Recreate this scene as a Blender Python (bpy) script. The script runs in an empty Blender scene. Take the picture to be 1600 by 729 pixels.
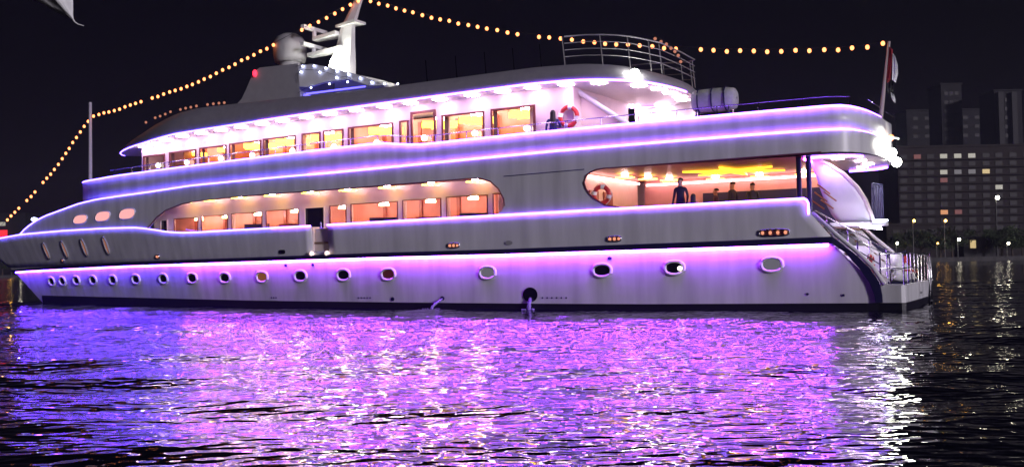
import bpy, math, random
import numpy as np
from mathutils import Vector, Matrix

rnd = random.Random(7)
scene = bpy.context.scene
COL = scene.collection
R = math.radians
K = 0.8                                    # metres per ship unit

# ------------------------------------------------------------------ camera
cd = bpy.data.cameras.new('camera'); cam = bpy.data.objects.new('camera', cd); COL.objects.link(cam)
cd.lens = 36.0; cd.sensor_width = 36.0; cd.clip_start = 0.1; cd.clip_end = 6000
_p, _r = R(1.665), R(1.15)
F = Vector((0, math.cos(_p), math.sin(_p))); UP0 = Vector((0, -math.sin(_p), math.cos(_p))); RT0 = Vector((1, 0, 0))
RT = RT0 * math.cos(_r) - UP0 * math.sin(_r); UP = UP0 * math.cos(_r) + RT0 * math.sin(_r)
M = Matrix((RT, UP, -F)).transposed().to_4x4(); M.translation = (0, 0, 2.07 * K)
cam.matrix_world = M
scene.camera = cam

# ------------------------------------------------------------------ world, sun, exposure
SUN_EL, SUN_AZ = R(9), R(38)              # a faint low key from behind the camera
world = bpy.data.worlds.new('World'); scene.world = world; world.use_nodes = True
wn = world.node_tree; bg = wn.nodes['Background']
sky = wn.nodes.new('ShaderNodeTexSky'); sky.sky_type = 'NISHITA'; sky.sun_disc = False; sky.dust_density = 0.3
sky.sun_elevation = SUN_EL; sky.sun_rotation = R(180) - SUN_AZ
tint = wn.nodes.new('ShaderNodeMix'); tint.data_type = 'RGBA'; tint.blend_type = 'MULTIPLY'; tint.inputs[0].default_value = 1; tint.inputs[7].default_value = (1.15, .62, 1.0, 1)   # night sky leans violet
wn.links.new(sky.outputs[0], tint.inputs[6]); wn.links.new(tint.outputs[2], bg.inputs[0]); bg.inputs[1].default_value = 0.0004
sl = bpy.data.lights.new('sun', 'SUN'); sl.energy = 1.35; sl.angle = R(6); sl.color = (0.95, 0.88, 1.0)
so = bpy.data.objects.new('sun', sl); COL.objects.link(so)
sdir = Vector((math.sin(SUN_AZ) * math.cos(SUN_EL), -math.cos(SUN_AZ) * math.cos(SUN_EL), math.sin(SUN_EL)))
so.rotation_euler = sdir.to_track_quat('Z', 'Y').to_euler(); so.location = (0, 0, 60)
vs = scene.view_settings; vs.view_transform = 'Standard'; vs.look = 'None'; vs.exposure = 0.45; vs.gamma = 1; vs.use_curve_mapping = False
scene.render.engine = 'CYCLES'
cy = scene.cycles; cy.use_denoising = True; cy.max_bounces = 8; cy.diffuse_bounces = 3; cy.glossy_bounces = 4
cy.transparent_max_bounces = 12; cy.transmission_bounces = 4; cy.use_light_tree = True; cy.sample_clamp_indirect = 12
try: cy.denoiser = 'OPENIMAGEDENOISE'
except Exception: pass

# ------------------------------------------------------------------ materials
def mat(name, base, rough=0.5, metal=0.0, emit=None, es=0.0, var=0.0, scale=3.0, streak=False, bump=0.0, spec=0.5):
    m = bpy.data.materials.new(name); m.use_nodes = True
    n = m.node_tree; b = n.nodes['Principled BSDF']
    b.inputs['Base Color'].default_value = (*base, 1); b.inputs['Roughness'].default_value = rough
    b.inputs['Metallic'].default_value = metal; b.inputs['Specular IOR Level'].default_value = spec
    if emit:
        b.inputs['Emission Color'].default_value = (*emit, 1); b.inputs['Emission Strength'].default_value = es
    if var or bump:
        tc = n.nodes.new('ShaderNodeTexCoord'); mp = n.nodes.new('ShaderNodeMapping'); nz = n.nodes.new('ShaderNodeTexNoise')
        n.links.new(tc.outputs['Object'], mp.inputs[0]); n.links.new(mp.outputs[0], nz.inputs['Vector'])
        mp.inputs['Scale'].default_value = (1, 1, 0.12) if streak else (1, 1, 1)
        nz.inputs['Scale'].default_value = scale; nz.inputs['Detail'].default_value = 6
        if var:
            mx = n.nodes.new('ShaderNodeMix'); mx.data_type = 'RGBA'
            mx.inputs[6].default_value = (*[c * (1 - var) for c in base], 1); mx.inputs[7].default_value = (*[min(1, c * (1 + var * .5)) for c in base], 1)
            cr = n.nodes.new('ShaderNodeMapRange'); cr.inputs[1].default_value = 0.3; cr.inputs[2].default_value = 0.7
            n.links.new(nz.outputs['Fac'], cr.inputs[0]); n.links.new(cr.outputs[0], mx.inputs[0]); n.links.new(mx.outputs[2], b.inputs['Base Color'])
        if bump:
            bp = n.nodes.new('ShaderNodeBump'); bp.inputs['Strength'].default_value = bump; bp.inputs['Distance'].default_value = 0.02
            n.links.new(nz.outputs['Fac'], bp.inputs['Height']); n.links.new(bp.outputs[0], b.inputs['Normal'])
    return m
def lamp(name, c, s):
    m = mat(name, (0.02, 0.02, 0.02), 0.5, emit=c, es=s)
    if s < 2 or any(k in name for k in ('bulb', 'street')): m.cycles.emission_sampling = 'NONE'
    return m
def glass_mat(name, tint, refl=0.10):
    m = bpy.data.materials.new(name); m.use_nodes = True; n = m.node_tree; n.nodes.clear()
    o = n.nodes.new('ShaderNodeOutputMaterial'); t = n.nodes.new('ShaderNodeBsdfTransparent'); g = n.nodes.new('ShaderNodeBsdfGlossy'); x = n.nodes.new('ShaderNodeMixShader')
    t.inputs[0].default_value = (*tint, 1); g.inputs['Roughness'].default_value = 0.03; x.inputs[0].default_value = refl
    n.links.new(t.outputs[0], x.inputs[1]); n.links.new(g.outputs[0], x.inputs[2]); n.links.new(x.outputs[0], o.inputs[0])
    return m
MT = dict(
    hull=mat('hull_paint', (0.70, 0.69, 0.72), 0.34, var=0.2, scale=2.2, streak=True, spec=0.35),
    roofpaint=mat('roof_paint', (0.30, 0.285, 0.33), 0.4, var=0.1, spec=0.35),
    white=mat('white_gelcoat', (0.76, 0.75, 0.76), 0.4, var=0.05),
    grey=mat('grey_gelcoat', (0.33, 0.32, 0.34), 0.5, var=0.08),
    navy=mat('navy_rubber', (0.012, 0.012, 0.06), 0.45),
    boot=mat('boot_paint', (0.006, 0.005, 0.014), 0.5, var=0.2),
    cream=mat('cream_panel', (0.76, 0.64, 0.60), 0.5, var=0.06),
    pinkwall=mat('rose_panel', (0.62, 0.36, 0.36), 0.5, var=0.06),
    wood=mat('cherry_wood', (0.30, 0.085, 0.04), 0.35, var=0.35, scale=2.0, streak=True),
    redceil=mat('mahogany_ceiling', (0.33, 0.075, 0.05), 0.4, var=0.2),
    orangewall=mat('orange_wood_wall', (0.60, 0.29, 0.20), 0.45, var=0.35, scale=1.2, streak=True),
    teak=mat('teak_deck', (0.28, 0.17, 0.10), 0.6, var=0.2),
    frame=mat('brown_window_frame', (0.13, 0.03, 0.03), 0.4),
    dark=mat('dark_glass', (0.006, 0.006, 0.012), 0.08),
    steel=mat('polished_steel', (0.62, 0.62, 0.64), 0.22, 1.0),
    blackblue=mat('navy_upholstery', (0.02, 0.018, 0.09), 0.7),
    deckfloor=mat('pale_deck', (0.5, 0.45, 0.42), 0.6, var=0.1),
    glass=glass_mat('window_glass', (0.9, 0.86, 0.84)),
    led_a=lamp('violet_led', (0.26, 0.085, 1.0), 14), led_b=lamp('blue_violet_led', (0.13, 0.075, 1.0), 12),
    wash_a=lamp('violet_wash_led', (0.34, 0.05, 1.0), 72), wash_b=lamp('blue_wash_led', (0.13, 0.03, 1.0), 72),
    blueled=lamp('blue_led', (0.10, 0.08, 1.0), 3.0),
    soffit=lamp('pinkish_soffit_lamp', (1.0, 0.68, 0.86), 26), warm=lamp('warm_lamp', (1.0, 0.66, 0.07), 7), rose=lamp('rose_fill_light', (1.0, .62, .70), 75),
    yellow=lamp('yellow_star_lamp', (1.0, 0.62, 0.06), 6), starlight=lamp('amber_star_light', (1.0, 0.5, 0.02), 2.6), rosefill=lamp('rose_wall_fill', (1.0, .45, .4), 9), pend=lamp('pendant_lamp', (1.0, .62, .24), 26), globe=lamp('globe_lamp', (1.0, 0.85, 0.75), 5),
    bulb=lamp('warm_bulb', (1.0, 0.26, 0.08), 3.6), bulb_dim=lamp('dim_warm_bulb', (1.0, 0.36, 0.22), .4),
    fairy=lamp('fairy_bulb', (0.55, 0.6, 1.0), 9), flood=lamp('flood_lamp', (1.0, 1.0, 0.86), 60),
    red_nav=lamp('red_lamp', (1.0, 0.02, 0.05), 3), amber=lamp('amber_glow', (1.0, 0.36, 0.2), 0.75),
    pinkwin=lamp('lit_cabin_pane', (1.0, 0.42, 0.42), 0.8), brownwin=lamp('dim_cabin_pane', (1.0, 0.36, 0.2), 0.22),
    orangepane=lamp('orange_port_pane', (1.0, 0.3, 0.06), 0.14), redpane=lamp('red_port_pane', (1.0, 0.1, 0.08), 0.03), greypane=lamp('grey_port_pane', (0.7, 0.65, 0.8), 0.13),
    redplastic=mat('red_plastic', (0.62, 0.04, 0.04), 0.4), whitepl=mat('white_plastic', (0.8, 0.8, 0.8), 0.4),
    cable=mat('black_cable', (0.02, 0.02, 0.02), 0.7), canvas=mat('grey_canvas', (0.42, 0.42, 0.42), 0.8, var=0.12, bump=0.3, scale=9),
    curtain=mat('pale_curtain', (0.75, 0.62, 0.5), 0.8),
)

# ------------------------------------------------------------------ ship frame: s forward from the stern, v to port (towards the quay), z up
TH = R(29)
DS = Vector((-math.cos(TH), math.sin(TH), 0)); DM = Vector((math.sin(TH), math.cos(TH), 0)); S0 = Vector((15.789, 42.44, 0))
def P(s, v, z): return (S0 + DS * s - DM * v + Vector((0, 0, z))) * K
BM = 4.5
itp = lambda x, a, b: float(np.interp(x, a, b))
def stem(z): return itp(z, [-1, 0, 2.3, 4.5, 8], [53, 54, 57.2, 61.5, 61.5])
def hb(s, z):
    L = stem(z); n = itp(z, [0, 2.5, 4.5], [1.8, 2.0, 2.3])
    if s < 14: return BM - 0.4 * ((14 - s) / 14) ** 2
    u = min(1, (s - 14) / (L - 14)); return BM * (1 - u ** n)
def bU(s):
    B = hb(s, 7)
    if s < 1.9: B *= max(0, 1 - min(1, (1.9 - s) / 1.75) ** 2.6) ** (1 / 2.6)
    if s > 43: B *= max(0, 1 - min(1, (s - 43) / 6.3) ** 2) ** .5
    return B
def bP(s, z):
    B = hb(s, max(z, 4.5) if z > 4 else z)
    if s < 1.9 and z > 5: B *= max(0, 1 - min(1, (1.9 - s) / 1.75) ** 2.6) ** (1 / 2.6)
    return B
def bR(s):
    B = hb(s, 9)
    if s < 12: B *= max(0, 1 - min(1, (12 - s) / 3.4) ** 2.4) ** (1 / 2.4)
    if s > 37.5: B *= max(0, 1 - min(1, (s - 37.5) / 8.3) ** 1.9) ** (1 / 1.9)
    return B
z1 = lambda s: itp(s, [2.5, 13, 21.6, 27.3, 34.3, 36.05, 37.5, 38.6, 39.7, 41.1, 44, 48.9, 54.4, 57.4, 61.5], [4.34, 4.24, 4.18, 4.14, 4.11, 4.10, 4.13, 4.23, 4.39, 4.55, 4.62, 4.64, 4.58, 4.42, 4.36])
z2 = lambda s: itp(s, [0.1, 0.4, 0.9, 4, 13, 21.5, 25.9, 30.3, 36.25, 40, 42.5, 45.2, 47.1, 49.6, 51, 52.2, 53.6, 54.4], [6.82, 6.93, 6.99, 7.01, 6.96, 6.83, 6.78, 6.77, 6.73, 6.58, 6.51, 6.43, 6.27, 5.9, 5.7, 5.44, 5.0, 4.6])
z3 = lambda s: itp(s, [0.1, .5, 1, 4, 14.8, 18.4, 19.2, 20.6, 21.7, 22.65, 23.5, 26.7, 33.4, 37.7, 42.5, 45.4, 49.3], [7.66, 7.8, 7.89, 7.88, 7.82, 7.78, 7.76, 7.76, 7.87, 7.99, 8.0, 7.96, 7.85, 7.79, 7.72, 7.66, 7.75])
z4 = lambda s: itp(s, [8.6, 9.5, 11.2, 12.5, 14.5, 26, 31, 37.6, 40.8, 46.45], [9.65, 9.76, 9.88, 9.97, 10.02, 9.89, 9.81, 9.71, 9.5, 9.33])
zT = lambda s: itp(s, [8.5, 10.2, 11.8, 14, 23.6, 30, 36.7, 38.6, 40, 43, 46], [10.25, 10.6, 10.78, 10.88, 10.83, 11.0, 11.2, 11.1, 10.9, 10.4, 9.75])
def frange(a, b, st):
    n = max(1, int(round(abs(b - a) / st))); return [a + (b - a) * i / n for i in range(n + 1)]

ORG = {}
class MB:
    def __init__(self): self.v = []; self.f = []
    def add(self, vs, fs):
        o = len(self.v); self.v += [Vector(p) for p in vs]; self.f += [tuple(i + o for i in f) for f in fs]; return self
    def grid(self, rows, closed=False):
        n = len(rows[0]); fs = []
        for i in range(len(rows) - 1):
            for j in range(n if closed else n - 1):
                k = (j + 1) % n; fs.append((i * n + j, i * n + k, (i + 1) * n + k, (i + 1) * n + j))
        return self.add([p for r in rows for p in r], fs)
    def box(self, s0, s1, v0, v1, z0, z1_):
        c = [P(s, v, z) for z in (z0, z1_) for v in (v0, v1) for s in (s0, s1)]
        return self.add(c, [(0, 1, 3, 2), (4, 5, 7, 6), (0, 1, 5, 4), (2, 3, 7, 6), (0, 2, 6, 4), (1, 3, 7, 5)])
    def wbox(self, x0, x1, y0, y1, z0, z1_):
        c = [(x, y, z) for z in (z0, z1_) for y in (y0, y1) for x in (x0, x1)]
        return self.add(c, [(0, 1, 3, 2), (4, 5, 7, 6), (0, 1, 5, 4), (2, 3, 7, 6), (0, 2, 6, 4), (1, 3, 7, 5)])
    def tube(self, pts, r, n=6, closed=False):
        pts = [Vector(p) for p in pts]; rows = []; m = len(pts); rr = r if isinstance(r, (list, tuple)) else [r] * m
        for i, p in enumerate(pts):
            a = pts[i - 1] if (i or closed) else p; b = pts[(i + 1) % m] if (i < m - 1 or closed) else p
            t = (b - a).normalized(); h = Vector((0, 0, 1)) if abs(t.z) < .9 else Vector((1, 0, 0))
            x = t.cross(h).normalized(); y = t.cross(x)
            rows.append([p + (x * math.cos(2 * math.pi * k / n) + y * math.sin(2 * math.pi * k / n)) * rr[i] * K for k in range(n)])
        if closed: rows.append(rows[0])
        o = len(self.v); self.grid(rows, True)
        if not closed:
            self.f.append(tuple(o + k for k in range(n))); e = o + (m - 1) * n; self.f.append(tuple(e + k for k in range(n)))
        return self
    def prism(self, poly, off):
        n = len(poly); poly = [Vector(p) for p in poly]; off = Vector(off)
        return self.add(poly + [p + off for p in poly], [tuple(range(n)), tuple(range(2 * n - 1, n - 1, -1))] + [(i, (i + 1) % n, n + (i + 1) % n, n + i) for i in range(n)])
    def ball(self, c, rx, ry=None, rz=None, n=10, m=6):
        ry = ry or rx; rz = rz or rx; c = Vector(c)
        rows = [[c + Vector((rx * math.sin(math.pi * i / m) * math.cos(2 * math.pi * j / n), ry * math.sin(math.pi * i / m) * math.sin(2 * math.pi * j / n), rz * math.cos(math.pi * i / m))) for j in range(n)] for i in range(m + 1)]
        return self.grid(rows, True)
    def build(self, name, m, parent=None, smooth=False, solid=0, bevel=0):
        vs = np.array([tuple(p) for p in self.v]); c = (vs.max(0) + vs.min(0)) / 2
        me = bpy.data.meshes.new(name); me.from_pydata([tuple(p) for p in vs - c], [], self.f); me.validate()
        if m: me.materials.append(MT[m] if isinstance(m, str) else m)
        if smooth: me.polygons.foreach_set('use_smooth', [True] * len(me.polygons))
        o = bpy.data.objects.new(name, me); COL.objects.link(o); c = Vector(c); ORG[o.name] = c
        if parent: o.parent = parent; o.location = c - ORG[parent.name]
        else: o.location = c
        if solid: md = o.modifiers.new('solid', 'SOLIDIFY'); md.thickness = solid * K; md.offset = 0; md.use_rim = name != 'superstructure_side'
        if bevel: md = o.modifiers.new('bevel', 'BEVEL'); md.width = bevel * K; md.segments = 2; md.limit_method = 'ANGLE'
        return o
def tag(o, label=None, cat=None, group=None, kind=None):
    for k, v in (('label', label), ('category', cat), ('group', group), ('kind', kind)):
        if v: o[k] = v
    return o
def thing(name, label, cat, loc, group=None):
    o = bpy.data.objects.new(name, None); COL.objects.link(o); o.location = loc; ORG[o.name] = Vector(loc); o.empty_display_size = .3
    return tag(o, label, cat, group)
def inst(name, src, parent, loc, scale=(1, 1, 1), rz=0, m=None):
    o = bpy.data.objects.new(name, src); COL.objects.link(o); loc = Vector(loc); ORG[o.name] = loc
    if parent: o.parent = parent
    o.location = loc - (ORG[parent.name] if parent else Vector()); o.scale = scale; o.rotation_euler = (0, 0, rz); return o
def mesh_of(mb, name, m):
    me = bpy.data.meshes.new(name); me.from_pydata([tuple(p) for p in mb.v], [], mb.f); me.validate(); me.materials.append(MT[m]); return me

# ================================================================== WATER (structure)
def make_water():
    def axis(fine, lo, hi, g):
        a = list(fine); st = fine[1] - fine[0]
        while a[0] > lo: st *= g; a.insert(0, a[0] - st)
        st = fine[-1] - fine[-2]
        while a[-1] < hi: st *= g; a.append(a[-1] + st)
        return np.array(a)
    ys = [6.0]
    while ys[-1] < 62: ys.append(ys[-1] + max(.045, .0052 * ys[-1]))
    xs = axis(np.arange(-35, 35.01, .085), -700, 700, 1.25).clip(-700, 700); ys = axis(np.array(ys), -60, 800, 1.2).clip(-60, 800)
    X, Y = np.meshgrid(xs, ys); Z = np.zeros_like(X)
    g = np.random.default_rng(11)
    for i in range(90):
        lam = math.exp(g.uniform(math.log(.42), math.log(5.2))); k = 2 * math.pi / lam
        th = g.normal(math.radians(80), .55)
        sl_ = 0.0088 * (1.15 if lam > 1.7 else .32)
        ph = g.uniform(0, 6.28)
        Z += sl_ / k * np.sin(k * (X * math.cos(th) + Y * math.sin(th)) + ph)
    # gusts: patches of rougher and calmer water
    gx = np.zeros_like(X)
    for i in range(14):
        lam = g.uniform(5, 16); k = 2 * math.pi / lam; th = g.normal(math.radians(80), .5); gx += np.sin(k * (X * math.cos(th) + Y * math.sin(th)) + g.uniform(0, 6.28))
    Z *= np.clip(1 + .22 * gx / 2.6, .45, 1.9)
    mask = np.clip((37 - np.abs(X)) / 3, 0, 1) * np.clip((66 - Y) / 8, 0, 1) * np.clip((Y - 3) / 3, 0, 1)
    Z *= mask
    ny, nx = X.shape
    me = bpy.data.meshes.new('water'); co = np.stack([X, Y, Z], -1).reshape(-1, 3).astype(np.float32)
    idx = np.arange(ny * nx).reshape(ny, nx); q = np.stack([idx[:-1, :-1], idx[:-1, 1:], idx[1:, 1:], idx[1:, :-1]], -1).reshape(-1, 4)
    me.vertices.add(len(co)); me.vertices.foreach_set('co', co.ravel()); me.loops.add(q.size); me.loops.foreach_set('vertex_index', q.ravel().astype(np.int32))
    me.polygons.add(len(q)); me.polygons.foreach_set('loop_start', np.arange(0, q.size, 4, dtype=np.int32)); me.polygons.foreach_set('loop_total', np.full(len(q), 4, np.int32))
    me.polygons.foreach_set('use_smooth', np.ones(len(q), bool)); me.update(); me.validate()
    m = mat('harbour_water', (0.003, 0.004, 0.012), 0.045); n = m.node_tree; b = n.nodes['Principled BSDF']; b.inputs['IOR'].default_value = 1.42; b.inputs['Roughness'].default_value = .012
    tc = n.nodes.new('ShaderNodeTexCoord'); mp = n.nodes.new('ShaderNodeMapping'); mp.inputs['Scale'].default_value = (.72, 1, 1)
    n1 = n.nodes.new('ShaderNodeTexNoise'); n1.inputs['Scale'].default_value = 3.7; n1.inputs['Detail'].default_value = 1.0; n1.inputs['Roughness'].default_value = .5
    n.links.new(tc.outputs['Object'], mp.inputs[0]); n.links.new(mp.outputs[0], n1.inputs['Vector'])
    bp = n.nodes.new('ShaderNodeBump'); bp.inputs['Strength'].default_value = 1.0; bp.inputs['Distance'].default_value = .04
    n.links.new(n1.outputs['Fac'], bp.inputs['Height']); n.links.new(bp.outputs[0], b.inputs['Normal'])
    me.materials.append(m); o = bpy.data.objects.new('water', me); COL.objects.link(o); tag(o, 'dark rippled harbour water', kind='structure')
make_water()

# ================================================================== YACHT
yacht = thing('party_yacht', 'white three deck motor yacht outlined with violet light strips', 'yacht', P(25, 0, 0))
Y = yacht
aftH = lambda z: itp(z, [-1, .31, .7, 1.1, 1.58, 2.11, 2.56], [.05, .07, .1, .25, .62, 1.15, 1.59])
aftB = lambda z: itp(z, [2.46, 2.56, 2.8, 3.76, 4.2, 4.34], [1.55, 1.56, 1.6, 2.4, 2.41, 2.55])
# hull
mb = MB(); zr = [-1, -.4, 0, .31, .7, 1.1, 1.58, 2.0, 2.3, 2.52]
for sg in (1, -1):
    rows = []
    for z in zr:
        a, L = aftH(z), stem(z); rows.append([P(a + (L - a) * (1 - (1 - i / 110) ** 1.25), sg * hb(a + (L - a) * (1 - (1 - i / 110) ** 1.25), z), z) for i in range(111)])
    mb.grid(rows)
mb.grid([[P(aftH(z), v * hb(aftH(z), z), z) for v in (-1, -.5, 0, .5, 1)] for z in zr])
mb.build('hull', 'hull', Y, smooth=True)
zb = lambda s: itp(s, [0, 9.5, 15.6, 23, 32, 43, 51, 54], [.29, .25, .27, .31, .36, .48, .54, .56])
mb = MB()
for sg in (1, -1): mb.grid([[P(s, sg * (hb(s, zb(s) * f) + .015), -0.6 + (zb(s) + .6) * f) for s in frange(-.02, 53.9, .6)] for f in (0, .6, 1)])
mb.build('boot_stripe', 'boot', Y, smooth=True)
# bulwark with boarding gap on the port side
G0, G1 = 26.25, 27.35
def strip(mb, s0f, s1f, za, zbf, sg, nz=6, ns=90, off=0, bf=hb):
    rows = []
    for j in range(nz + 1):
        r_ = []
        for i in range(ns + 1):
            t = i / ns; zz = None
            f = j / nz; zg = za + (4.3 - za) * f
            a, e = s0f(zg), s1f(zg); s = a + (e - a) * t; z = za + (zbf(s) - za) * f
            r_.append(P(s, sg * (bf(s, z) + off), z))
        rows.append(r_)
    mb.grid(rows)
mb = MB()
strip(mb, aftB, lambda z: G0, 2.5, z1, 1, ns=50); strip(mb, lambda z: G1, stem, 2.5, z1, 1, ns=70); strip(mb, aftB, stem, 2.5, z1, -1, ns=100)
strip(mb, lambda z: G0, lambda z: G1, 2.5, lambda s: 2.87, 1, nz=1, ns=4)
mb.build('bulwark', 'hull', Y, smooth=True, solid=.09)
mb = MB(); mb.grid([[P(s, hb(s, 3.5) - .2, z) for s in frange(G0 + .06, G1 - .06, .3)] for z in (2.87, 4.02)])
for s in (G0, G1): mb.grid([[P(s, hb(s, 3.5) - q, z) for q in (.04, .55)] for z in (2.87, 4.12)])
gate = mb.build('boarding_gate', 'cream', Y, solid=.05)
for s in (G0 + .05, G1 - .02): MB().ball(P(s, hb(s, 2.7) + .16, 2.76), .13 * K).build('gate_lamp', mat('gate_lamp_glass', (.8, .7, .65), .3, emit=(1, .75, .65), es=.9), Y, smooth=True)
# superstructure side panels with the two arched openings
U1 = ([15.89, 15.92, 16.19, 16.61, 17.11, 17.7, 21.55, 25.8, 30.3, 33.2, 36.05, 37.14, 38.48, 39.29, 40.12], [4.66, 4.97, 5.45, 5.81, 5.97, 6.0, 5.96, 5.93, 5.93, 5.91, 5.83, 5.74, 5.46, 5.1, 4.5])
L1 = ([15.89, 16.07, 16.36, 16.7], [4.66, 4.42, 4.28, 4.2])
U2 = ([.1, 1.9, 4, 6.6, 10.28, 11.0, 11.32, 11.6, 11.83, 11.93], [6.1, 6.13, 6.11, 6.08, 6.05, 6.05, 6.02, 5.93, 5.78, 5.5])
L2 = ([9.8, 10.32, 10.96, 11.49, 11.7, 11.85, 11.93], [4.27, 4.35, 4.47, 4.79, 5.0, 5.23, 5.5])
mb = MB()
def panel(sl, lo, hi, sg=1, nz=5): mb.grid([[P(s, sg * bP(s, lo(s) + (hi(s) - lo(s)) * j / nz), lo(s) + (hi(s) - lo(s)) * j / nz) for s in sl] for j in range(nz + 1)])
aft_s = [.15, .17, .22, .3, .42, .6, .85, 1.15, 1.5, 1.9]
panel(aft_s + frange(2.4, 11, .6) + [11.2, 11.4, 11.6, 11.75, 11.85, 11.93], lambda s: itp(s, *U2), z2)
panel(frange(9.8, 11.2, .2) + [11.4, 11.6, 11.75, 11.85, 11.93], z1, lambda s: max(z1(s) + .001, itp(s, *L2)))
panel(frange(11.93, 15.89, .5), z1, z2)
panel([15.89, 15.9, 15.94, 16.05, 16.2, 16.4, 16.6, 16.85, 17.1, 17.4, 17.7] + frange(18.2, 36, .6) + frange(36.3, 40.12, .2), lambda s: itp(s, *U1), z2)
panel([15.89, 15.95, 16.07, 16.2, 16.36, 16.5, 16.7], z1, lambda s: max(z1(s) + .001, itp(s, *L1)))
panel(frange(40.12, 54.4, .4), z1, lambda s: max(z1(s) + .01, z2(s)))
panel(aft_s + frange(2.4, 11.9, .6), lambda s: 6.1, z2, -1); panel(frange(11.9, 54.4, .6), z1, lambda s: max(z1(s) + .01, z2(s)), -1)
mb.build('superstructure_side', 'hull', Y, smooth=True, solid=.1)
MB().tube([P(s, bP(s, 6) + .052, 6.03 + .0175 * (13.9 - s)) for s in frange(11.9, 15.9, .5)], .022).build('seam_trim', 'navy', Y)
# trim round the openings
MB().tube([P(s, bP(s, z) + .05, z) for s, z in zip(*U1)], .035).build('opening_trim', 'frame', Y)
MB().tube([P(s, bP(s, z) + .05, z) for s, z in list(zip(*L2))[1:] + list(zip(*U2))[::-1][1:-1]], .035).build('opening_trim', 'frame', Y)
# upper bulwark ring
def loop(bf, sl): return [(s, bf(s)) for s in sl] + [(s, -bf(s)) for s in sl[::-1]]
su = aft_s + frange(2.4, 43, .5) + frange(43.4, 48.6, .4) + [48.9, 49.15, 49.27, 49.299]
mb = MB(); lp = loop(bU, su)
mb.grid([[P(s, v * .992, z2(min(s, 49)) - .03 + (z3(s) - z2(min(s, 49)) + .03) * f) for s, v in lp] for f in (0, .5, 1)], True)
mb.build('upper_bulwark', 'hull', Y, smooth=True, solid=.08)
# decks and soffits
def slab(name, m, bf, sl, zf, inset=.06, solid=0): 
    b_ = MB().grid([[P(s, max(0, bf(s) - inset) * q, zf(s)) for q in (1, .5, 0, -.5, -1)] for s in sl]); return b_.build(name, m, Y, solid=solid)
slab('main_deck', 'teak', lambda s: hb(s, 3.3), frange(2.0, 57, 1), lambda s: 3.3, .1, .1)
slab('side_deck_soffit', 'redceil', bU, frange(2.7, 42, .8), lambda s: 6.04, .08)
slab('stern_soffit', 'white', bU, aft_s + [2.3, 2.7], lambda s: 6.05, .08)
slab('upper_deck', 'teak', bU, aft_s + frange(2.4, 43, .8) + [44, 45, 46, 47, 48, 49, 49.29], lambda s: 6.72, .1)
# roof
sr = [8.605, 8.63, 8.7, 8.85, 9.05, 9.3, 9.6, 10, 10.5, 11, 11.5, 12] + frange(12.6, 37.5, .8) + [38.2, 39, 40, 41, 42, 43, 44, 44.8, 45.3, 45.6, 45.75, 45.79]
lr = loop(bR, sr)
def rin(s, v, k): return 27 + (s - 27) * (1 - k / 19), v * (1 - k / 4.6) if abs(v) < 4.6 else v
mb = MB(); rows = [[P(s, v, z4(s)) for s, v in lr], [P(s, v * 1.004, z4(s) + .22) for s, v in lr]]
for k, f in ((.10, .55), (.35, .95), (.55, 1.0)):
    rows.append([P(*rin(s, v, k * (1 if s < 26 else 1 + (s - 26) * .09)), z4(s) + max(.25, zT(s) - z4(s)) * f) for s, v in lr])
mb.grid(rows, True)
n = len(sr); top = rows[-1]
mb.grid([[top[i], (top[i] + top[2 * n - 1 - i]) / 2 + Vector((0, 0, .06)), top[2 * n - 1 - i]] for i in range(n)])
mb.build('roof', 'roofpaint', Y, smooth=True)
slab('roof_soffit', 'white', bR, sr, lambda s: z4(s) - .005, .04)

# ---- light strips
def led(pts, r, ma, mb_, split):
    k = sum(1 for q in pts if q[0] <= split); a = [P(*q) for q in pts[:k + 1]] if k else []; b_ = [P(*q) for q in pts[max(0, k):]]
    if len(a) > 1: MB().tube(a, r, 4).build('light_strip', ma, Y)
    if len(b_) > 1: MB().tube(b_, r * .9, 4).build('light_strip', mb_, Y)
L1p = [(s, hb(s, z1(s)) + .07, z1(s) + .03) for s in frange(2.6, G0, .7)]
led([(2.45, hb(2.4, 3.8) + .06, 3.74), (2.44, hb(2.4, 4.1) + .07, 4.18), (2.5, hb(2.5, 4.2) + .08, 4.3)] + L1p, .04, 'led_a', 'led_b', 30)
led([(s, hb(s, z1(s)) + .07, z1(s) + .03) for s in frange(G1, 61.0, .7)], .04, 'led_a', 'led_b', 30)
led([(s, bP(s, 6.9) + .075, z2(s)) for s in aft_s[1:] + frange(2.4, 54.4, .6)], .04, 'led_a', 'led_b', 27)
led([(s, bU(s) + .05, z3(s) + .02) for s in aft_s[1:] + frange(2.4, 43, .5) + [44, 45, 46, 47, 48, 48.6, 49, 49.25]], .04, 'led_a', 'led_b', 27)
led([(s, bR(s) + .06, z4(s) + .01) for s in sr], .045, 'led_a', 'led_b', 31)
led([(s, -bR(s) - .06, z4(s) + .01) for s in sr[:14]], .055, 'led_a', 'led_b', 31)
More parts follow.
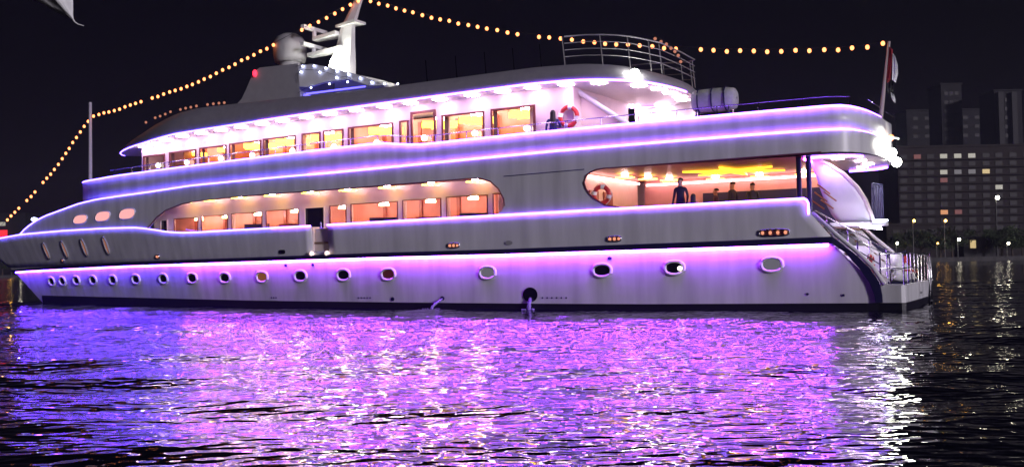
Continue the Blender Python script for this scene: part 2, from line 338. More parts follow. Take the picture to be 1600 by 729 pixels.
# rub rail, following the swoop at the stern
rz = lambda s: itp(s, [1.5, 4.57, 16.2, 22.8, 31.6, 42.8, 54.4, 57], [2.56, 2.53, 2.46, 2.46, 2.41, 2.36, 2.2, 2.14])
rh = lambda s: itp(s, [1.5, 4.6, 16, 31.6, 43, 57], [.3, .29, .26, .26, .26, .18])
for sg in (1, -1):
    rows = []
    sw = [(-.19, .31, .07), (-.18, .6, .1), (-.1, 1.06, .26), (.24, 1.62, .62), (.85, 2.24, 1.13)]
    for so_, z, si in sw:
        rows.append([P(so_, sg * (hb(0, z) + .02), z), P(so_, sg * (hb(0, z) + .13), z), P(si, sg * (hb(0, z) + .13), z), P(si, sg * (hb(0, z) + .02), z)])
    for s in frange(1.56, 57.1, .6):
        z0 = rz(s); b0 = hb(s, z0); rows.append([P(s, sg * (b0 + .02), z0 + rh(s)), P(s, sg * (b0 + .24), z0 + rh(s) - .02), P(s, sg * (b0 + .24), z0 + .03), P(s, sg * (b0 + .02), z0)])
    MB().grid(rows, True).build('rub_rail', 'navy', Y, smooth=False)
    mo = [(-.27, .98), (-.2, 1.1), (.14, 1.66), (.75, 2.3), (1.42, 2.9), (2.34, 3.8)]
    MB().tube([P(s, sg * (hb(0, z) + .06), z) for s, z in mo], .09).build('stern_moulding', 'white', Y, smooth=True)
led([(s, hb(s, rz(s)) + .17, rz(s) - .03) for s in frange(1.7, 56.5, .7)], .05, 'wash_a', 'wash_b', 37)

# ---- house walls
def wall(name, m, bf, s0, s1, zbot, ztop, ops, sg=1):
    b_ = MB(); cut = sorted(set([s0, s1] + [q for o in ops for q in o[:2]]))
    for a, e in zip(cut[:-1], cut[1:]):
        o = next((o for o in ops if o[0] <= a + 1e-6 and o[1] >= e - 1e-6), None); sl = frange(a, e, .8)
        if o:
            if o[2] > zbot + .02: b_.grid([[P(s, sg * bf(s), z) for s in sl] for z in (zbot, o[2])])
            b_.grid([[P(s, sg * bf(s), z if z else ztop(s)) for s in sl] for z in (o[3], None)])
        else: b_.grid([[P(s, sg * bf(s), zbot + (ztop(s) - zbot) * f) for s in sl] for f in (0, .5, 1)])
    return b_.build(name, m, Y, solid=.06)
wM = lambda s: max(.3, hb(s, 5) - 1.3); wU = lambda s: max(.3, hb(s, 9) - 1.3)
def window(o, bf, fm, name='window', fw=.07, out=.05, pane='glass'):
    a, e, zb_, zt = o; b_ = MB(); sl = frange(a, e, .8)
    pts = [P(s, bf(s) + out, zb_) for s in sl] + [P(s, bf(s) + out, zt) for s in sl[::-1]]
    pin = [P(s, bf(s) + out, zb_ + fw) for s in frange(a + fw, e - fw, .8)] ; sl2 = frange(a + fw, e - fw, .8)
    pin = [P(sl2[min(i, len(sl2) - 1)], bf(sl2[min(i, len(sl2) - 1)]) + out, zb_ + fw) for i in range(len(sl))] + [P(sl2[min(i, len(sl2) - 1)], bf(sl2[min(i, len(sl2) - 1)]) + out, zt - fw) for i in range(len(sl) - 1, -1, -1)]
    b_.grid([pts, pin], True); w = b_.build(name, fm, Y, solid=.06)
    MB().grid([[P(s, bf(s) - .02, z) for s in sl] for z in (zb_, zt)]).build('pane', pane, w)
    return w
tM = lambda s: itp(s, [15, 28, 41], [5.36, 5.22, 5.02])
opsM = [(15.2, 17.25), (17.53, 19.86), (20.15, 22.45), (22.75, 25.73), (26.03, 27.15), (29.3, 31.7), (32, 34.4), (34.7, 36.9), (37.2, 39.3)]
opsM = [(a, e, 3.9, tM((a + e) / 2)) for a, e in opsM]
drM = [(27.5, 28.9, 3.32, 5.22), (39.91, 40.59, 3.32, 5.03)]
wall('main_deck_wall', 'cream', wM, 12.6, 41.2, 3.3, lambda s: 6.03, opsM + drM)
for o in opsM: window(o, wM, 'frame', fw=.045)
for o in drM:
    w = window(o, wM, 'cream', 'door', .05, pane='dark'); MB().tube([P(o[0] + .2, wM(o[0]) + .1, z) for z in (4.1, 4.4)], .02).build('handle', 'steel', w)
tU = lambda s: itp(s, [14.9, 42.3], [9.34, 8.9])
opsU = [(14.9, 17.26), (17.64, 20.03), (22.0, 22.55), (22.95, 25.83), (26.15, 27.5), (27.7, 29.0), (29.45, 31.85), (32.0, 34.5), (34.75, 37.0), (37.3, 39.7), (40.1, 42.15)]
opsU = [(a, e, 7.4, tU((a + e) / 2)) for a, e in opsU]; drU = (20.36, 21.85, 6.95, 9.6)
wall('upper_deck_wall', 'cream', wU, 13.0, 42.35, 6.72, z4, opsU + [drU])
for o in opsU: window(o, wU, 'frame', fw=.09, out=.06)
w = window(drU, wU, 'frame', 'door', .13, .08); MB().tube([P(20.6, wU(20.5) + .14, z) for z in (7.9, 8.3)], .02).build('handle', 'steel', w)
wall('upper_far_wall', 'cream', wU, 13.0, 42.35, 6.72, z4, [], -1); wall('main_far_wall', 'cream', wM, 12.6, 41.2, 3.3, lambda s: 6.03, [], -1)
# front and aft bulkheads, interior linings
for s, bf, za, zc in ((42.35, wU, 6.72, 9.4), (41.2, wM, 3.3, 6.03), (12.6, wM, 3.3, 6.03), (13.0, wU, 6.72, 9.98)):
    MB().grid([[P(s, v * bf(s), z) for v in (-1, 0, 1)] for z in (za, zc)]).build('bulkhead', 'cream', Y, solid=.06)
MB().grid([[P(s, .5, z) for s in frange(12.7, 41.1, 2)] for z in (3.3, 6.0)]).build('saloon_lining', 'orangewall', Y, solid=.05)
MB().grid([[P(s, .3, z) for s in frange(13.1, 42.2, 2)] for z in (6.72, 9.7)]).build('lounge_lining', 'orangewall', Y, solid=.05)
slab('saloon_ceiling', 'orangewall', wM, frange(12.7, 41.1, 2), lambda s: 5.86, .08)
for s in (16.9, 20, 22.6, 26, 29.15, 34.6): 
    b_ = MB(); b_.grid([[P(s - .2 + .4 * i / 8, wM(s) - .22 + .05 * (i % 2), z) for i in range(9)] for z in (3.4, 5.3)]); b_.build('curtain', 'curtain', Y, solid=.02)
for s in (15.2, 17.5, 19.9, 22.75, 26.05, 29.1, 32): 
    b_ = MB(); b_.grid([[P(s - .16 + .32 * i / 8, wU(s) - .25 + .05 * (i % 2), z) for i in range(9)] for z in (6.9, 9.3)]); b_.build('curtain', 'curtain', Y, solid=.02)
for i, s in enumerate(frange(13.9, 41.5, 2.3)):
    MB().box(s - .09, s + .09, .5, .62, 6.75, 9.5).build('pilaster', 'redceil', Y)
    if 13.6 < s < 40.5: MB().box(s - .09, s + .09, .55, .64, 3.32, 5.84).build('pilaster', 'wood', Y)
for a, e, zb_, zt in opsU:
    for q in ((a + .12, e - .12) if e - a > 1.5 else (a + .12,)):
        b_ = MB(); b_.grid([[P(q - .1 + .2 * i / 6, wU(q) - .14 - .04 * (i % 2), z) for i in range(7)] for z in (7.0, zt + .05)]); b_.build('drape', 'frame', Y, solid=.02)
# dark crew cabin partitions forward
for s in (34.6, 38.6): MB().grid([[P(s, v, z) for v in (.3, wU(s) - .1)] for z in (6.75, 9.6)]).build('cabin_partition', 'wood', Y, solid=.06)

# ---- lamps
def star_mesh(name, m, n, R_, r_, t):
    b_ = MB(); ring = [(math.cos(math.pi * i / n) * (R_ if i % 2 == 0 else r_) * K, math.sin(math.pi * i / n) * (R_ if i % 2 == 0 else r_) * K) for i in range(2 * n)]
    b_.prism([(x, y, -t * K) for x, y in ring], (0, 0, t * K)); return mesh_of(b_, name, m)
ring_me = mesh_of(MB().prism([(.15 * K * math.cos(a), .15 * K * math.sin(a), -.03) for a in [math.pi / 4 * i for i in range(8)]], (0, 0, .05)), 'hidden_fill_disc', 'rose')  # unseen pink emitter added above the star lamps to tint the walls
def star_lamp(name, me, loc, ring=1.0, up=0.0, **k):
    o = inst(name, me, Y, loc, **k); inst('hidden_fill_disc', ring_me, o, Vector(loc) + Vector((0, 0, up)), (ring,) * 3)
sm_soffit = star_mesh('soffit_lamp', 'soffit', 8, .36, .2, .05); sm_warm = star_mesh('star_lamp', 'warm', 8, .44, .22, .05)
sm_yel = star_mesh('lounge_lamp', 'yellow', 8, .95, .5, .26); sm_round = star_mesh('saloon_lamp', 'pend', 8, .26, .25, .1); sm_big = star_mesh('star_ceiling_light', 'starlight', 6, 2.3, .6, .08)
for s in (41.9, 40.7, 39.3, 37.75, 36.1, 34.5, 32.9, 31.3, 29.8, 28.1, 26.5, 24.75, 23.0, 21.4, 19.7, 17.9, 16.25, 14.7, 13.0, 11.4):
    for sg in ((1, -1) if s < 15 else (1,)): inst('soffit_lamp', sm_soffit, Y, P(s, sg * (bR(s) - .62), z4(s) - .01))
for s, v in ((10.0, 2.7), (9.5, 1.6), (9.4, .4), (9.4, -.9), (9.7, -2.1)): inst('soffit_lamp', sm_soffit, Y, P(s, v, z4(s) - .01))
for s in (37.6, 35.6, 33.1, 30.6, 27.9, 25.4, 22.9, 20.3, 17.8): star_lamp('star_lamp', sm_warm, P(s, hb(s, 6) - .6, 5.92), 1.0, .05)
for s in (40.6, 38, 35.1, 32.6, 29.6, 26.7, 23.9, 21.0, 18.1, 15.3):
    MB().ball(P(s, wU(s) + .16, 8.25), .15 * K).build('deck_lamp', 'globe', Y, smooth=True)
for s in (16.1, 18.9, 21.1, 24.4, 28.2, 30.7, 33.2, 35.9, 38.5): star_lamp('lounge_lamp', sm_yel, P(s, min(1.75, wU(s) - 1.1), tU(s) - .03), 2.2, .12, scale=(1, 1, 1) if s < 34 else (.6, .6, .7), rz=R(30))
for s in (16.4, 18.9, 21.4, 24.3, 27, 30.4, 33.2, 35.8, 38.2): star_lamp('saloon_lamp', sm_round, P(s, wM(s) - .9, tM(s) - .02), 1.5, .08)
inst('star_ceiling_light', sm_big, Y, P(6.6, 0.2, 6.0), rz=R(2))
for s, v in ((8.4, -2.8), (6.3, -2.9), (4.2, -2.9), (11.4, 1.2), (10.9, -.4), (10.4, -1.9)): star_lamp('star_lamp', sm_warm, P(s, v, 5.92), 1.0, .05)

# ---- hull openings
def frame3(s, z, off=0, bf=hb):
    o = P(s, bf(s, z) + off, z); t = (P(s + .1, bf(s + .1, z), z) - P(s - .1, bf(s - .1, z), z)).normalized(); u = (P(s, bf(s, z + .1), z + .1) - P(s, bf(s, z - .1), z - .1)).normalized()
    nrm = t.cross(u); nrm = nrm if nrm.dot(-DM) > 0 else -nrm; return o, t, u, nrm.normalized()
def oval_pts(s, z, w, h, slant=0, e=1.0, n=20, off=0, bf=hb):
    o, t, u, nn = frame3(s, z, 0, bf); out = []
    for i in range(n):
        a = 2 * math.pi * i / n; c, q = math.cos(a), math.sin(a); c = math.copysign(abs(c) ** e, c); q = math.copysign(abs(q) ** e, q)
        out.append(o + (t * (c * w / 2 + q * slant) + u * q * h / 2 + nn * off) * K)
    return out
def port(name, s, z, w, h, pm, rim='white', slant=0, e=1.0, rr=.06, bf=hb, ow=1.0, po=.012):
    r_ = MB().tube(oval_pts(s, z, w, h, slant, e, off=po + .01, bf=bf), rr, 6, closed=True).build(name, rim, Y, smooth=True)
    a = oval_pts(s, z, w * ow, h * ow, slant, e, off=po, bf=bf); MB().add(a, [tuple(range(len(a)))]).build('pane', pm, r_)
PH = [(52.06, 1.5), (50.66, 1.52), (48.89, 1.55), (46.91, 1.56), (44.69, 1.56), (42.26, 1.58), (39.55, 1.59), (36.91, 1.6), (34.12, 1.6), (31.17, 1.62), (28.34, 1.64), (25.4, 1.66), (22.55, 1.66), (16.88, 1.66), (11.18, 1.69), (7.94, 1.75), (3.93, 1.81)]
pm = {9: 'orangepane', 12: 'redpane', 13: 'greypane', 16: 'greypane', 8: 'dark'}
for i, (s, z) in enumerate(PH): port('porthole', s, z, .84 if i > 6 else .78, .56, pm.get(i, 'dark'), rr=.075, e=.85)
MB().ball(P(7.7, hb(7.7, 1.7) + .03, 1.72), .1 * K, .1 * K, .09 * K).build('cabin_lamp', 'globe', Y, smooth=True)
for s, z in ((51.5, 3.5), (49.2, 3.53), (46.9, 3.6), (44.5, 3.65)): port('bow_window', s, z, .34, 1.1, 'brownwin', rim='grey', slant=.1, rr=.045, po=.07)
for s, z, w, h in ((46.9, 5.3, 1.5, .55), (44.5, 5.38, 1.5, .6), (42.05, 5.42, 1.5, .62)): port('oval_window', s, z, w, h, 'pinkwin', rim='white', slant=-.12, e=.7, rr=.03, bf=bP, po=.065)
def fairlead(s, z, w, n_, h=.2):
    r_ = MB().tube(oval_pts(s, z, w, h, 0, .6, off=.07), .045, 6, closed=True).build('fairlead', 'steel', Y, smooth=True)
    a = oval_pts(s, z, w, h, 0, .6, off=.06); MB().add(a, [tuple(range(len(a)))]).build('recess', 'frame', r_)
    for k in range(n_): MB().ball(P(s + w * (k - (n_ - 1) / 2) / n_, hb(s, z) + .06, z), .07 * K).build('lit_hole', 'amber', r_, smooth=True)  # emissive balls stand in for warm light showing through the holes
fairlead(39.68, 2.87, .34, 2); fairlead(49.85, 2.84, .2, 1); fairlead(18.66, 2.95, .62, 3); fairlead(10.56, 3.02, .62, 3); fairlead(3.8, 3.07, 1.2, 4, .24)
def flat(name, s, z, w, h, m, e=1.0, off=.02):
    a = oval_pts(s, z, w, h, 0, e, 18, off); MB().prism(a, -DM * .0 + frame3(s, z)[3] * .02 * K).build(name, m, Y)
flat('hull_vent', 15.7, 2.99, .4, .2, 'grey', off=.06); flat('hull_vent', 29.48, 2.91, .45, .22, 'dark', .5, off=.06)
for s in (29.34, 27.44, 10.81): flat('drain_port', s, 2.2, .2, .15, 'navy')
flat('exhaust_port', 14.68, .66, .74, .66, 'dark'); flat('discharge_pipe', 19.39, .5, .22, .2, 'navy'); flat('discharge_pipe', 22.34, .46, .2, .2, 'navy')
for a, e, n_ in ((24.5, 23.75, 5), (14.07, 12.91, 6), (30.6, 30.25, 3)):
    for k in range(n_): flat('draft_mark', a + (e - a) * k / (n_ - 1), .52, .075, .075, 'navy', off=.016)
for s, z in ((2.58, .64), (1.24, .59)): flat('drain_port', s, z, .1, .1, 'navy')

# ---- stern: platform, stairs, posts, rails
mb = MB(); cs = [(.3, 4.08), (-.85, 4.08), (-.98, 3.95), (-1.0, 0), (-.98, -3.95), (-.85, -4.08), (.3, -4.08)]
mb.prism([P(s, v, .3) for s, v in cs], (0, 0, .66 * K)); mb.build('swim_platform', 'hull', Y)
mb = MB(); mb.prism([P(s * 1.0, v * .985, -.5) for s, v in cs], (0, 0, .79 * K)); mb.build('platform_skirt', 'boot', Y)
MB().tube([P(-1.0 + 0, v, .97) for v in (-3.9, 3.9)], .035).tube([P(s, 4.06, .97) for s in (-.9, .1)], .035).build('platform_edge', 'white', Y)
for sg in (1, -1):
    for i in range(8): MB().box(-.05 + i * .29, .3 + i * .29, sg * 2.7, sg * 3.85, .96 + i * .29, 1.06 + i * .29).build('stair_step', 'teak', Y)
    MB().grid([[P(-.15 + 2.5 * f, sg * 2.66, .95 + 2.4 * f), P(-.15 + 2.5 * f, sg * 2.66, 1.2 + 2.4 * f)] for f in (0, 1)]).build('stair_stringer', 'white', Y, solid=.05)
rail = MB(); vv = 4.0
rail.tube([P(2.54, vv, 3.87), P(1.4, vv, 3.08), (P(-.12, vv, 2.25))], .035); rail.tube([P(2.45, vv, 3.5), P(-.1, vv, 1.75)], .025)
for s, z in ((2.1, 3.5), (1.4, 3.05), (.7, 2.66), (-.1, 2.2)): rail.tube([P(s, vv, z - 1.0 if s > 0 else .96), P(s, vv, z)], .03)
rail.build('stair_rail', 'steel', Y, smooth=True)
rail = MB(); rail.tube([P(2.54, 2.7, 3.95), P(-.2, 2.7, 2.3)], .035)
for s, z in ((2.1, 3.68), (1.3, 3.2), (.5, 2.72), (-.15, 2.32)): rail.tube([P(s, 2.7, z - 1.1), P(s, 2.7, z)], .028)
rail.build('stair_rail', 'steel', Y, smooth=True)
rail = MB(); ring = [(-.1, 3.95), (-.8, 3.95), (-.92, 3.8), (-.94, 2), (-.94, 0), (-.94, -2), (-.94, -3.8), (-.1, -3.95)]
for z in (1.6, 2.15): rail.tube([P(s, v, z) for s, v in ring], .032 if z > 2 else .022)
for s, v in ring[:1] + ring[2:] + [(-.94, 1), (-.94, 2.9), (-.94, -1), (-.94, -2.9), (-.45, 3.95)]: rail.tube([P(s, v, .96), P(s, v, 2.15)], .028)
rail.build('platform_rail', 'steel', Y, smooth=True)
rail = MB()
for v in (.35, -.35): rail.tube([P(-1.02, v, 2.05), P(-1.2, v, 2.12), P(-1.36, v, 2.0), P(-1.38, v, 1.0), P(-1.36, v, .02)], .04)
for z in (1.55, 1.1, .6, .2): rail.tube([P(-1.38, -.35, z), P(-1.38, .35, z)], .03)
rail.build('boarding_ladder', 'steel', Y, smooth=True)
for s, za, zc in ((2.87, 4.3, 6.1), (2.48, 4.2, 6.1)): MB().tube([P(s, 3.9, za - 1), P(s, 3.9, zc)], .1, 10).build('deck_post', 'navy', Y, smooth=True)
MB().tube([P(2.7, -3.6, 3.3), P(2.7, -3.6, 6.1)], .1, 10).build('deck_post', 'navy', Y, smooth=True)
# curved stair panel between main and upper deck at the stern
mb = MB(); rows = []
up = [(2.8, 6.15), (2.1, 5.82), (1.55, 5.42), (1.05, 4.86), (.8, 4.38), (.62, 3.75), (.6, 3.45)]; lo = [(2.75, 5.9), (2.5, 5.2), (2.4, 4.75), (2.25, 4.25), (2.1, 3.85), (1.98, 3.6), (1.9, 3.42)]
for j in range(7):
    f = j / 6; rows.append([P(u_[0] + (l_[0] - u_[0]) * f, 2.0 + .35 * math.sin(f * 1.6) - 1.1 * (i / 6) ** 2, u_[1] + (l_[1] - u_[1]) * f) for i, (u_, l_) in enumerate(zip(up, lo))])
mb.grid(rows); mb.build('curved_stair_panel', 'white', Y, smooth=True, solid=.06)
MB().tube([P(a + .02, 2.0 - 1.1 * (i / 6) ** 2, z) for i, (a, z) in enumerate(up)], .1, 8).build('stair_handrail', 'cream', Y, smooth=True)
mb = MB(); mb.prism([P(2.0, 2.6, 3.3), P(.55, 1.6, 3.3), P(.2, .4, 3.34), P(.35, -1.2, 3.36), P(2, -1.4, 3.3)], (0, 0, .14 * K)); mb.build('stair_landing', 'white', Y)
MB().tube([P(.5, 1.55, 3.5), P(.16, .35, 3.53)], .045).build('light_strip', lamp('cool_white_led', (.65, .7, 1), 9), Y)
for k in range(7):
    f = k / 6; MB().tube([P(.66 - .2 * f, .9 - 1.5 * f, 3.45), P(.62 - .15 * f, .9 - 1.5 * f, 5.05)], .03).build('stair_baluster', 'blackblue', Y, smooth=True)
MB().tube([P(.62 - .15 * f, .9 - 1.5 * f, 5.05) for f in (0, .5, 1)], .04).build('baluster_rail', 'blackblue', Y, smooth=True)
MB().tube([P(.7, v, 3.24) for v in (3.2, 1.6, 0, -1.6)], .05, 4).build('light_strip', lamp('pale_violet_fill', (.75, .6, 1), 22), Y)  # strip added under the landing to light the platform
for i in range(9):
    f = i / 8; MB().box(1.0 + 1.7 * f - .2, 1.0 + 1.7 * f + .2, -.4, .9, 3.5 + 2.4 * f, 3.58 + 2.4 * f).build('stair_step', 'teak', Y)
mb = MB()
for i in range(5): mb.tube([P(2.6 - .12 * i, 3.0, 4.35 + .32 * (i % 3)), P(2.2 - .12 * i, 2.6, 4.0 + .3 * (i % 3))], .03)
mb.build('stair_rail', mat('copper_rail', (.6, .25, .1), .3, 1.0), Y)
MB().tube([P(2.75, v, 5.98) for v in (3.4, 2.2)], .05).build('light_strip', 'wash_a', Y)  # strip added under the soffit to turn the stair panel violet
MB().tube([P(s, bU(s) - .35, 5.98) for s in (.6, .9, 1.3, 1.9, 2.4)], .05).build('light_strip', 'led_a', Y)  # this strip and its far side twin are added to wash the soffit violet
MB().tube([P(s, -bU(s) + .35, 5.98) for s in (.6, .9, 1.3, 1.9, 2.4)], .05).build('light_strip', 'led_a', Y)
for s, v in ((1.7, 2.2), (1.1, .6), (1.1, -1.2), (1.6, -2.6)): inst('soffit_lamp', sm_soffit, Y, P(s, v, 6.03), (.7, .7, .7))  # extra lamps added to brighten the white stern soffit
# stern flood lamps
for s, v, z, r_ in ((.05, 1.2, 6.62, .24), (-.1, .35, 6.3, .2), (-.2, -.2, 5.95, .2), (-.05, .1, 6.95, .13)):
    h = MB().ball(P(s, v, z), r_ * K, n=12, m=8).build('flood_lamp', 'flood' if z < 6.9 else 'bulb', Y, smooth=True)
    MB().tube([P(s + .1, v, z), P(.4, v, z + .1)], .05).build('bracket', 'steel', h)
MB().tube([P(.1, .4, 7.0), P(-.35, .0, 6.9)], .04).build('lamp_arm', 'white', Y)
# upper deck aft: stair to the sun deck and rails
mb = MB(); mb.prism([P(13.0, 2.4, 9.95), P(10.55, 2.4, 7.9), P(10.55, 2.4, 6.75), P(13.0, 2.4, 6.75)], -DM * -.12 * K); mb.build('sun_deck_stair', 'cream', Y)
MB().tube([P(13.4, 2.55, 10.1), P(10.4, 2.55, 7.95)], .12, 8).build('stair_handrail', 'white', Y, smooth=True)
for i in range(10): MB().box(10.3 + i * .28, 10.6 + i * .28, .9, 2.25, 6.95 + i * .3, 7.03 + i * .3).build('stair_step', 'white', Y)
rail = MB(); rs = frange(.9, 44, .8); rail.tube([P(s, bU(s) - .12, z3(s) + .42) for s in rs], .022)
for s in frange(.9, 43.5, 1.7): rail.tube([P(s, bU(s) - .1, z3(s) - .1), P(s, bU(s) - .12, z3(s) + .42)], .022)
rail.tube([P(s, -bU(s) + .12, z3(s) + .42) for s in rs[:16]], .022)
for s in frange(.9, 12, 1.7): rail.tube([P(s, -bU(s) + .1, z3(s) - .1), P(s, -bU(s) + .12, z3(s) + .42)], .022)
rail.tube([P(.3, v, 8.2) for v in (-3, -1, 1, 3)], .022)
rail.build('upper_rail', 'steel', Y, smooth=True)
# sun deck rail
rail = MB(); rs = [9.1, 9.2, 9.4, 9.7, 10.1, 10.6, 11.2, 12, 13]; pr = [(s, bR(s) - .55) for s in rs[::-1]]; full = [(s, v) for s, v in pr] + [(9.0, 0)] + [(s, -v) for s, v in pr[::-1]]
for dz in (.35, .65, .95, 1.25): rail.tube([P(s, v, zT(max(s, 8.7)) + dz) for s, v in full], .035 if dz > 1.2 else .022)
for s, v in full[::2]: rail.tube([P(s, v, zT(max(s, 8.7)) - .1), P(s + .12, v, zT(max(s, 8.7)) + 1.25)], .03)
rail.build('sun_deck_rail', 'grey', Y, smooth=True)
for s in (14.2, 15.6, 17.1, 18.7, 20.4): MB().tube([P(s, hb(s, 9) - .6, 10.8), P(s + .08, hb(s, 9) - .6, 11.9)], .025).build('rail_post', 'steel', Y, smooth=True)
h = MB().ball(P(9.75, bR(9.75) + .12, 10.12), .2 * K, n=14, m=8).build('flood_lamp', 'flood', Y, smooth=True); MB().tube([P(9.75, bR(9.75) + .1, 10.2), P(9.9, bR(9.9) - .3, 10.5)], .05).build('bracket', 'steel', h)
# radar arch, dome, mast
mb = MB(); mb.prism([P(s, 1.7, z) for s, z in ((35.2, 10.9), (34.3, 11.55), (33.9, 12.13), (33.4, 12.95), (33.0, 13.12), (30.4, 13.05), (30.25, 10.9))], DM * 3.4 * K); mb.build('radar_arch', 'grey', Y, bevel=.15)
for sg in (1, -1):
    mb = MB(); mb.prism([P(s, sg * 1.7, z) for s, z in ((30.3, 13.07), (29.3, 13.06), (27.77, 12.65), (26.46, 12.23), (25.0, 11.65), (24.3, 11.4), (25.5, 11.5), (26.8, 11.98), (28.3, 12.0), (29.64, 11.84), (30.3, 11.94))], DM * sg * .22 * K); mb.build('arch_fin', 'white', Y)
mb = MB(); mb.grid([[P(s, v, z) for v in (1.45, -1.45)] for s, z in ((30.2, 12.9), (28, 12.45), (26, 11.85))]); mb.build('arch_canopy', 'white', Y, solid=.06)
MB().tube([P(30.1, v, 11.5) for v in (1.4, -1.4)], .05).tube([P(s, 1.35, 11.55) for s in (30, 26)], .05).build('light_strip', 'blueled', Y)
mb = MB(); prof = [(0, 0), (.85, .0), (.92, .3), (.95, .8), (.9, 1.15), (.72, 1.45), (.4, 1.62), (0, 1.68)]
c0 = P(32.3, 0, 13.75); mb.grid([[c0 + Vector((r_ * math.cos(a) * K, r_ * math.sin(a) * K, z * K)) for a in [2 * math.pi * i / 20 for i in range(20)]] for r_, z in prof], True)
dm = mb.build('radar_dome', 'grey', Y, smooth=True); MB().tube([P(32.3, 0, 13.0), P(32.3, 0, 13.8)], .6, 14).build('pedestal', 'grey', dm, smooth=True)
MB().ball(P(33.35, 1.75, 12.98), .13 * K, rz=.2 * K).build('port_light', 'red_nav', Y, smooth=True)
mp_ = [(28.75, 12.3, .85), (28.6, 13.2, .75), (28.3, 14.3, .5), (28.15, 15.2, .4), (27.6, 16.2, .26), (26.9, 17.6, .18)]
mb = MB(); mb.grid([[P(s + a * w_, b_ * w_ * .55, z) for a, b_ in ((1, -.6), (1, .6), (.3, 1), (-1, .7), (-1, -.7), (.3, -1))] for s, z, w_ in mp_], True); mast = mb.build('mast', 'white', Y)
for s, z, l, w_ in ((29.5, 13.92, 1.35, .2), (29.5, 14.78, .95, .2), (28.0, 15.3, .8, .14)):
    mb = MB(); mb.prism([P(s + l, -.25, z - .05), P(s + l, .25, z - .05), P(s - l * .9, .5, z + .05), P(s - l * .9, -.5, z + .05)], (0, 0, w_ * K)); mb.build('crosstree', 'white', mast)
for s, z in ((30.55, 14.35), (30.5, 15.3)):
    MB().tube([P(s, 0, z - .35), P(s, 0, z)], .12, 8).build('scanner_post', 'white', mast); mb = MB(); mb.box(s - .12, s + .12, -1.0, 1.0, z, z + .2); mb.build('radar_scanner', 'white', mast)
MB().ball(P(28.3, .95, 13.1), .3 * K, n=12).build('mast_lamp', 'flood', Y, smooth=True)
MB().ball(P(27.6, .95, 12.75), .12 * K, n=12).build('mast_lamp', 'flood', Y, smooth=True)  # mast light doubled: a second lamp is added to whiten the mast
MB().tube([P(49.27, 0, 6.0), P(49.2, 0, 13.06)], [.13, .1], 8).build('jack_staff', mat('staff_paint', (.55, .5, .62), .4), Y, smooth=True)
MB().tube([P(.4, 0, 7.4), P(-.08, 0, 10.97)], [.1, .06], 8).build('ensign_staff', mat('varnished_staff', (.6, .5, .5), .4), Y, smooth=True)
MB().ball(P(52.7, hb(52.7, 5.3) - .1, 5.55), .2 * K, rz=.12 * K).build('bow_lamp', 'fairy', Y, smooth=True)
# aft main deck seating backs along the far side and forward bulkhead pieces
MB().box(2.8, 9.3, -3.95, -3.55, 3.3, 5.3).build('far_side_screen', 'blackblue', Y)
MB().grid([[P(s, -4.0, z) for s in frange(2.7, 12.5, 2)] for z in (3.3, 6.03)]).build('far_side_lining', 'pinkwall', Y, solid=.05)
MB().tube([P(s, -3.72, 5.86) for s in frange(2.9, 12.3, 1)], .05, 4).build('fill_strip', 'rosefill', Y)  # fill strip added to tint the ceiling and far wall pink
MB().tube([P(12.4, v, 5.9) for v in (3.0, 1, -1, -3)], .05, 4).build('fill_strip', 'rosefill', Y)  # second added fill strip, across the forward bulkhead
MB().grid([[P(s, -bR(s) + .3, z) for s in (9.1, 9.5, 10, 10.6, 11.3, 12.1, 13)] for z in (6.75, 9.85)]).build('added_bright_panel', 'white', Y, smooth=True, solid=.05)  # white panel added to catch lamp light and fill the dark gap
for v in (2.2, .6): MB().box(12.5, 12.56, v - .5, v + .5, 3.3, 5.3).build('saloon_door', 'wood', Y)

# ================================================================== THINGS ON BOARD
# ---- bulb strings
bulb_me = mesh_of(MB().ball((0, 0, 0), .088 * K, rz=.1 * K, n=8, m=6), 'bulb', 'bulb'); dim_me = mesh_of(MB().ball((0, 0, 0), .075 * K, n=8, m=6), 'bulb', 'bulb_dim'); fairy_me = mesh_of(MB().ball((0, 0, 0), .052 * K, n=8, m=6), 'bulb', 'fairy')
def string(label, path, step, me, skip=(), group=None, jit=.03):
    pts = [Vector(p) for p in path]; fine = []
    for i in range(len(pts) - 1):
        p0 = pts[max(0, i - 1)]; p1, p2 = pts[i], pts[i + 1]; p3 = pts[min(len(pts) - 1, i + 2)]
        for k in range(12):
            t = k / 12; fine.append(.5 * ((2 * p1) + (-p0 + p2) * t + (2 * p0 - 5 * p1 + 4 * p2 - p3) * t * t + (-p0 + 3 * p1 - 3 * p2 + p3) * t ** 3))
    fine.append(pts[-1]); t = thing('bulb_string', label, 'string lights', pts[0], group)
    MB().tube(fine, .012, 5).build('cable', 'cable', t); d = 0; nx = step * K * .6; i = 0
    for a, b_ in zip(fine[:-1], fine[1:]):
        l = (b_ - a).length
        while d + l >= nx:
            q = a.lerp(b_, (nx - d) / l) + Vector((0, 0, -.1 * K + rnd.uniform(-jit, jit) * K))
            if i not in skip: inst('bulb', me, t, q)
            i += 1; nx += step * K * (1 + rnd.uniform(-.06, .06))
        d += l
string('warm bulb string rising from the bow to the jack staff', [P(s, 0, z) for s, z in ((58.4, 5.4), (56.82, 6.45), (54.98, 7.5), (52.47, 9.28), (50.86, 10.74), (49.3, 12.05))], .5, bulb_me, (0, 5, 9))
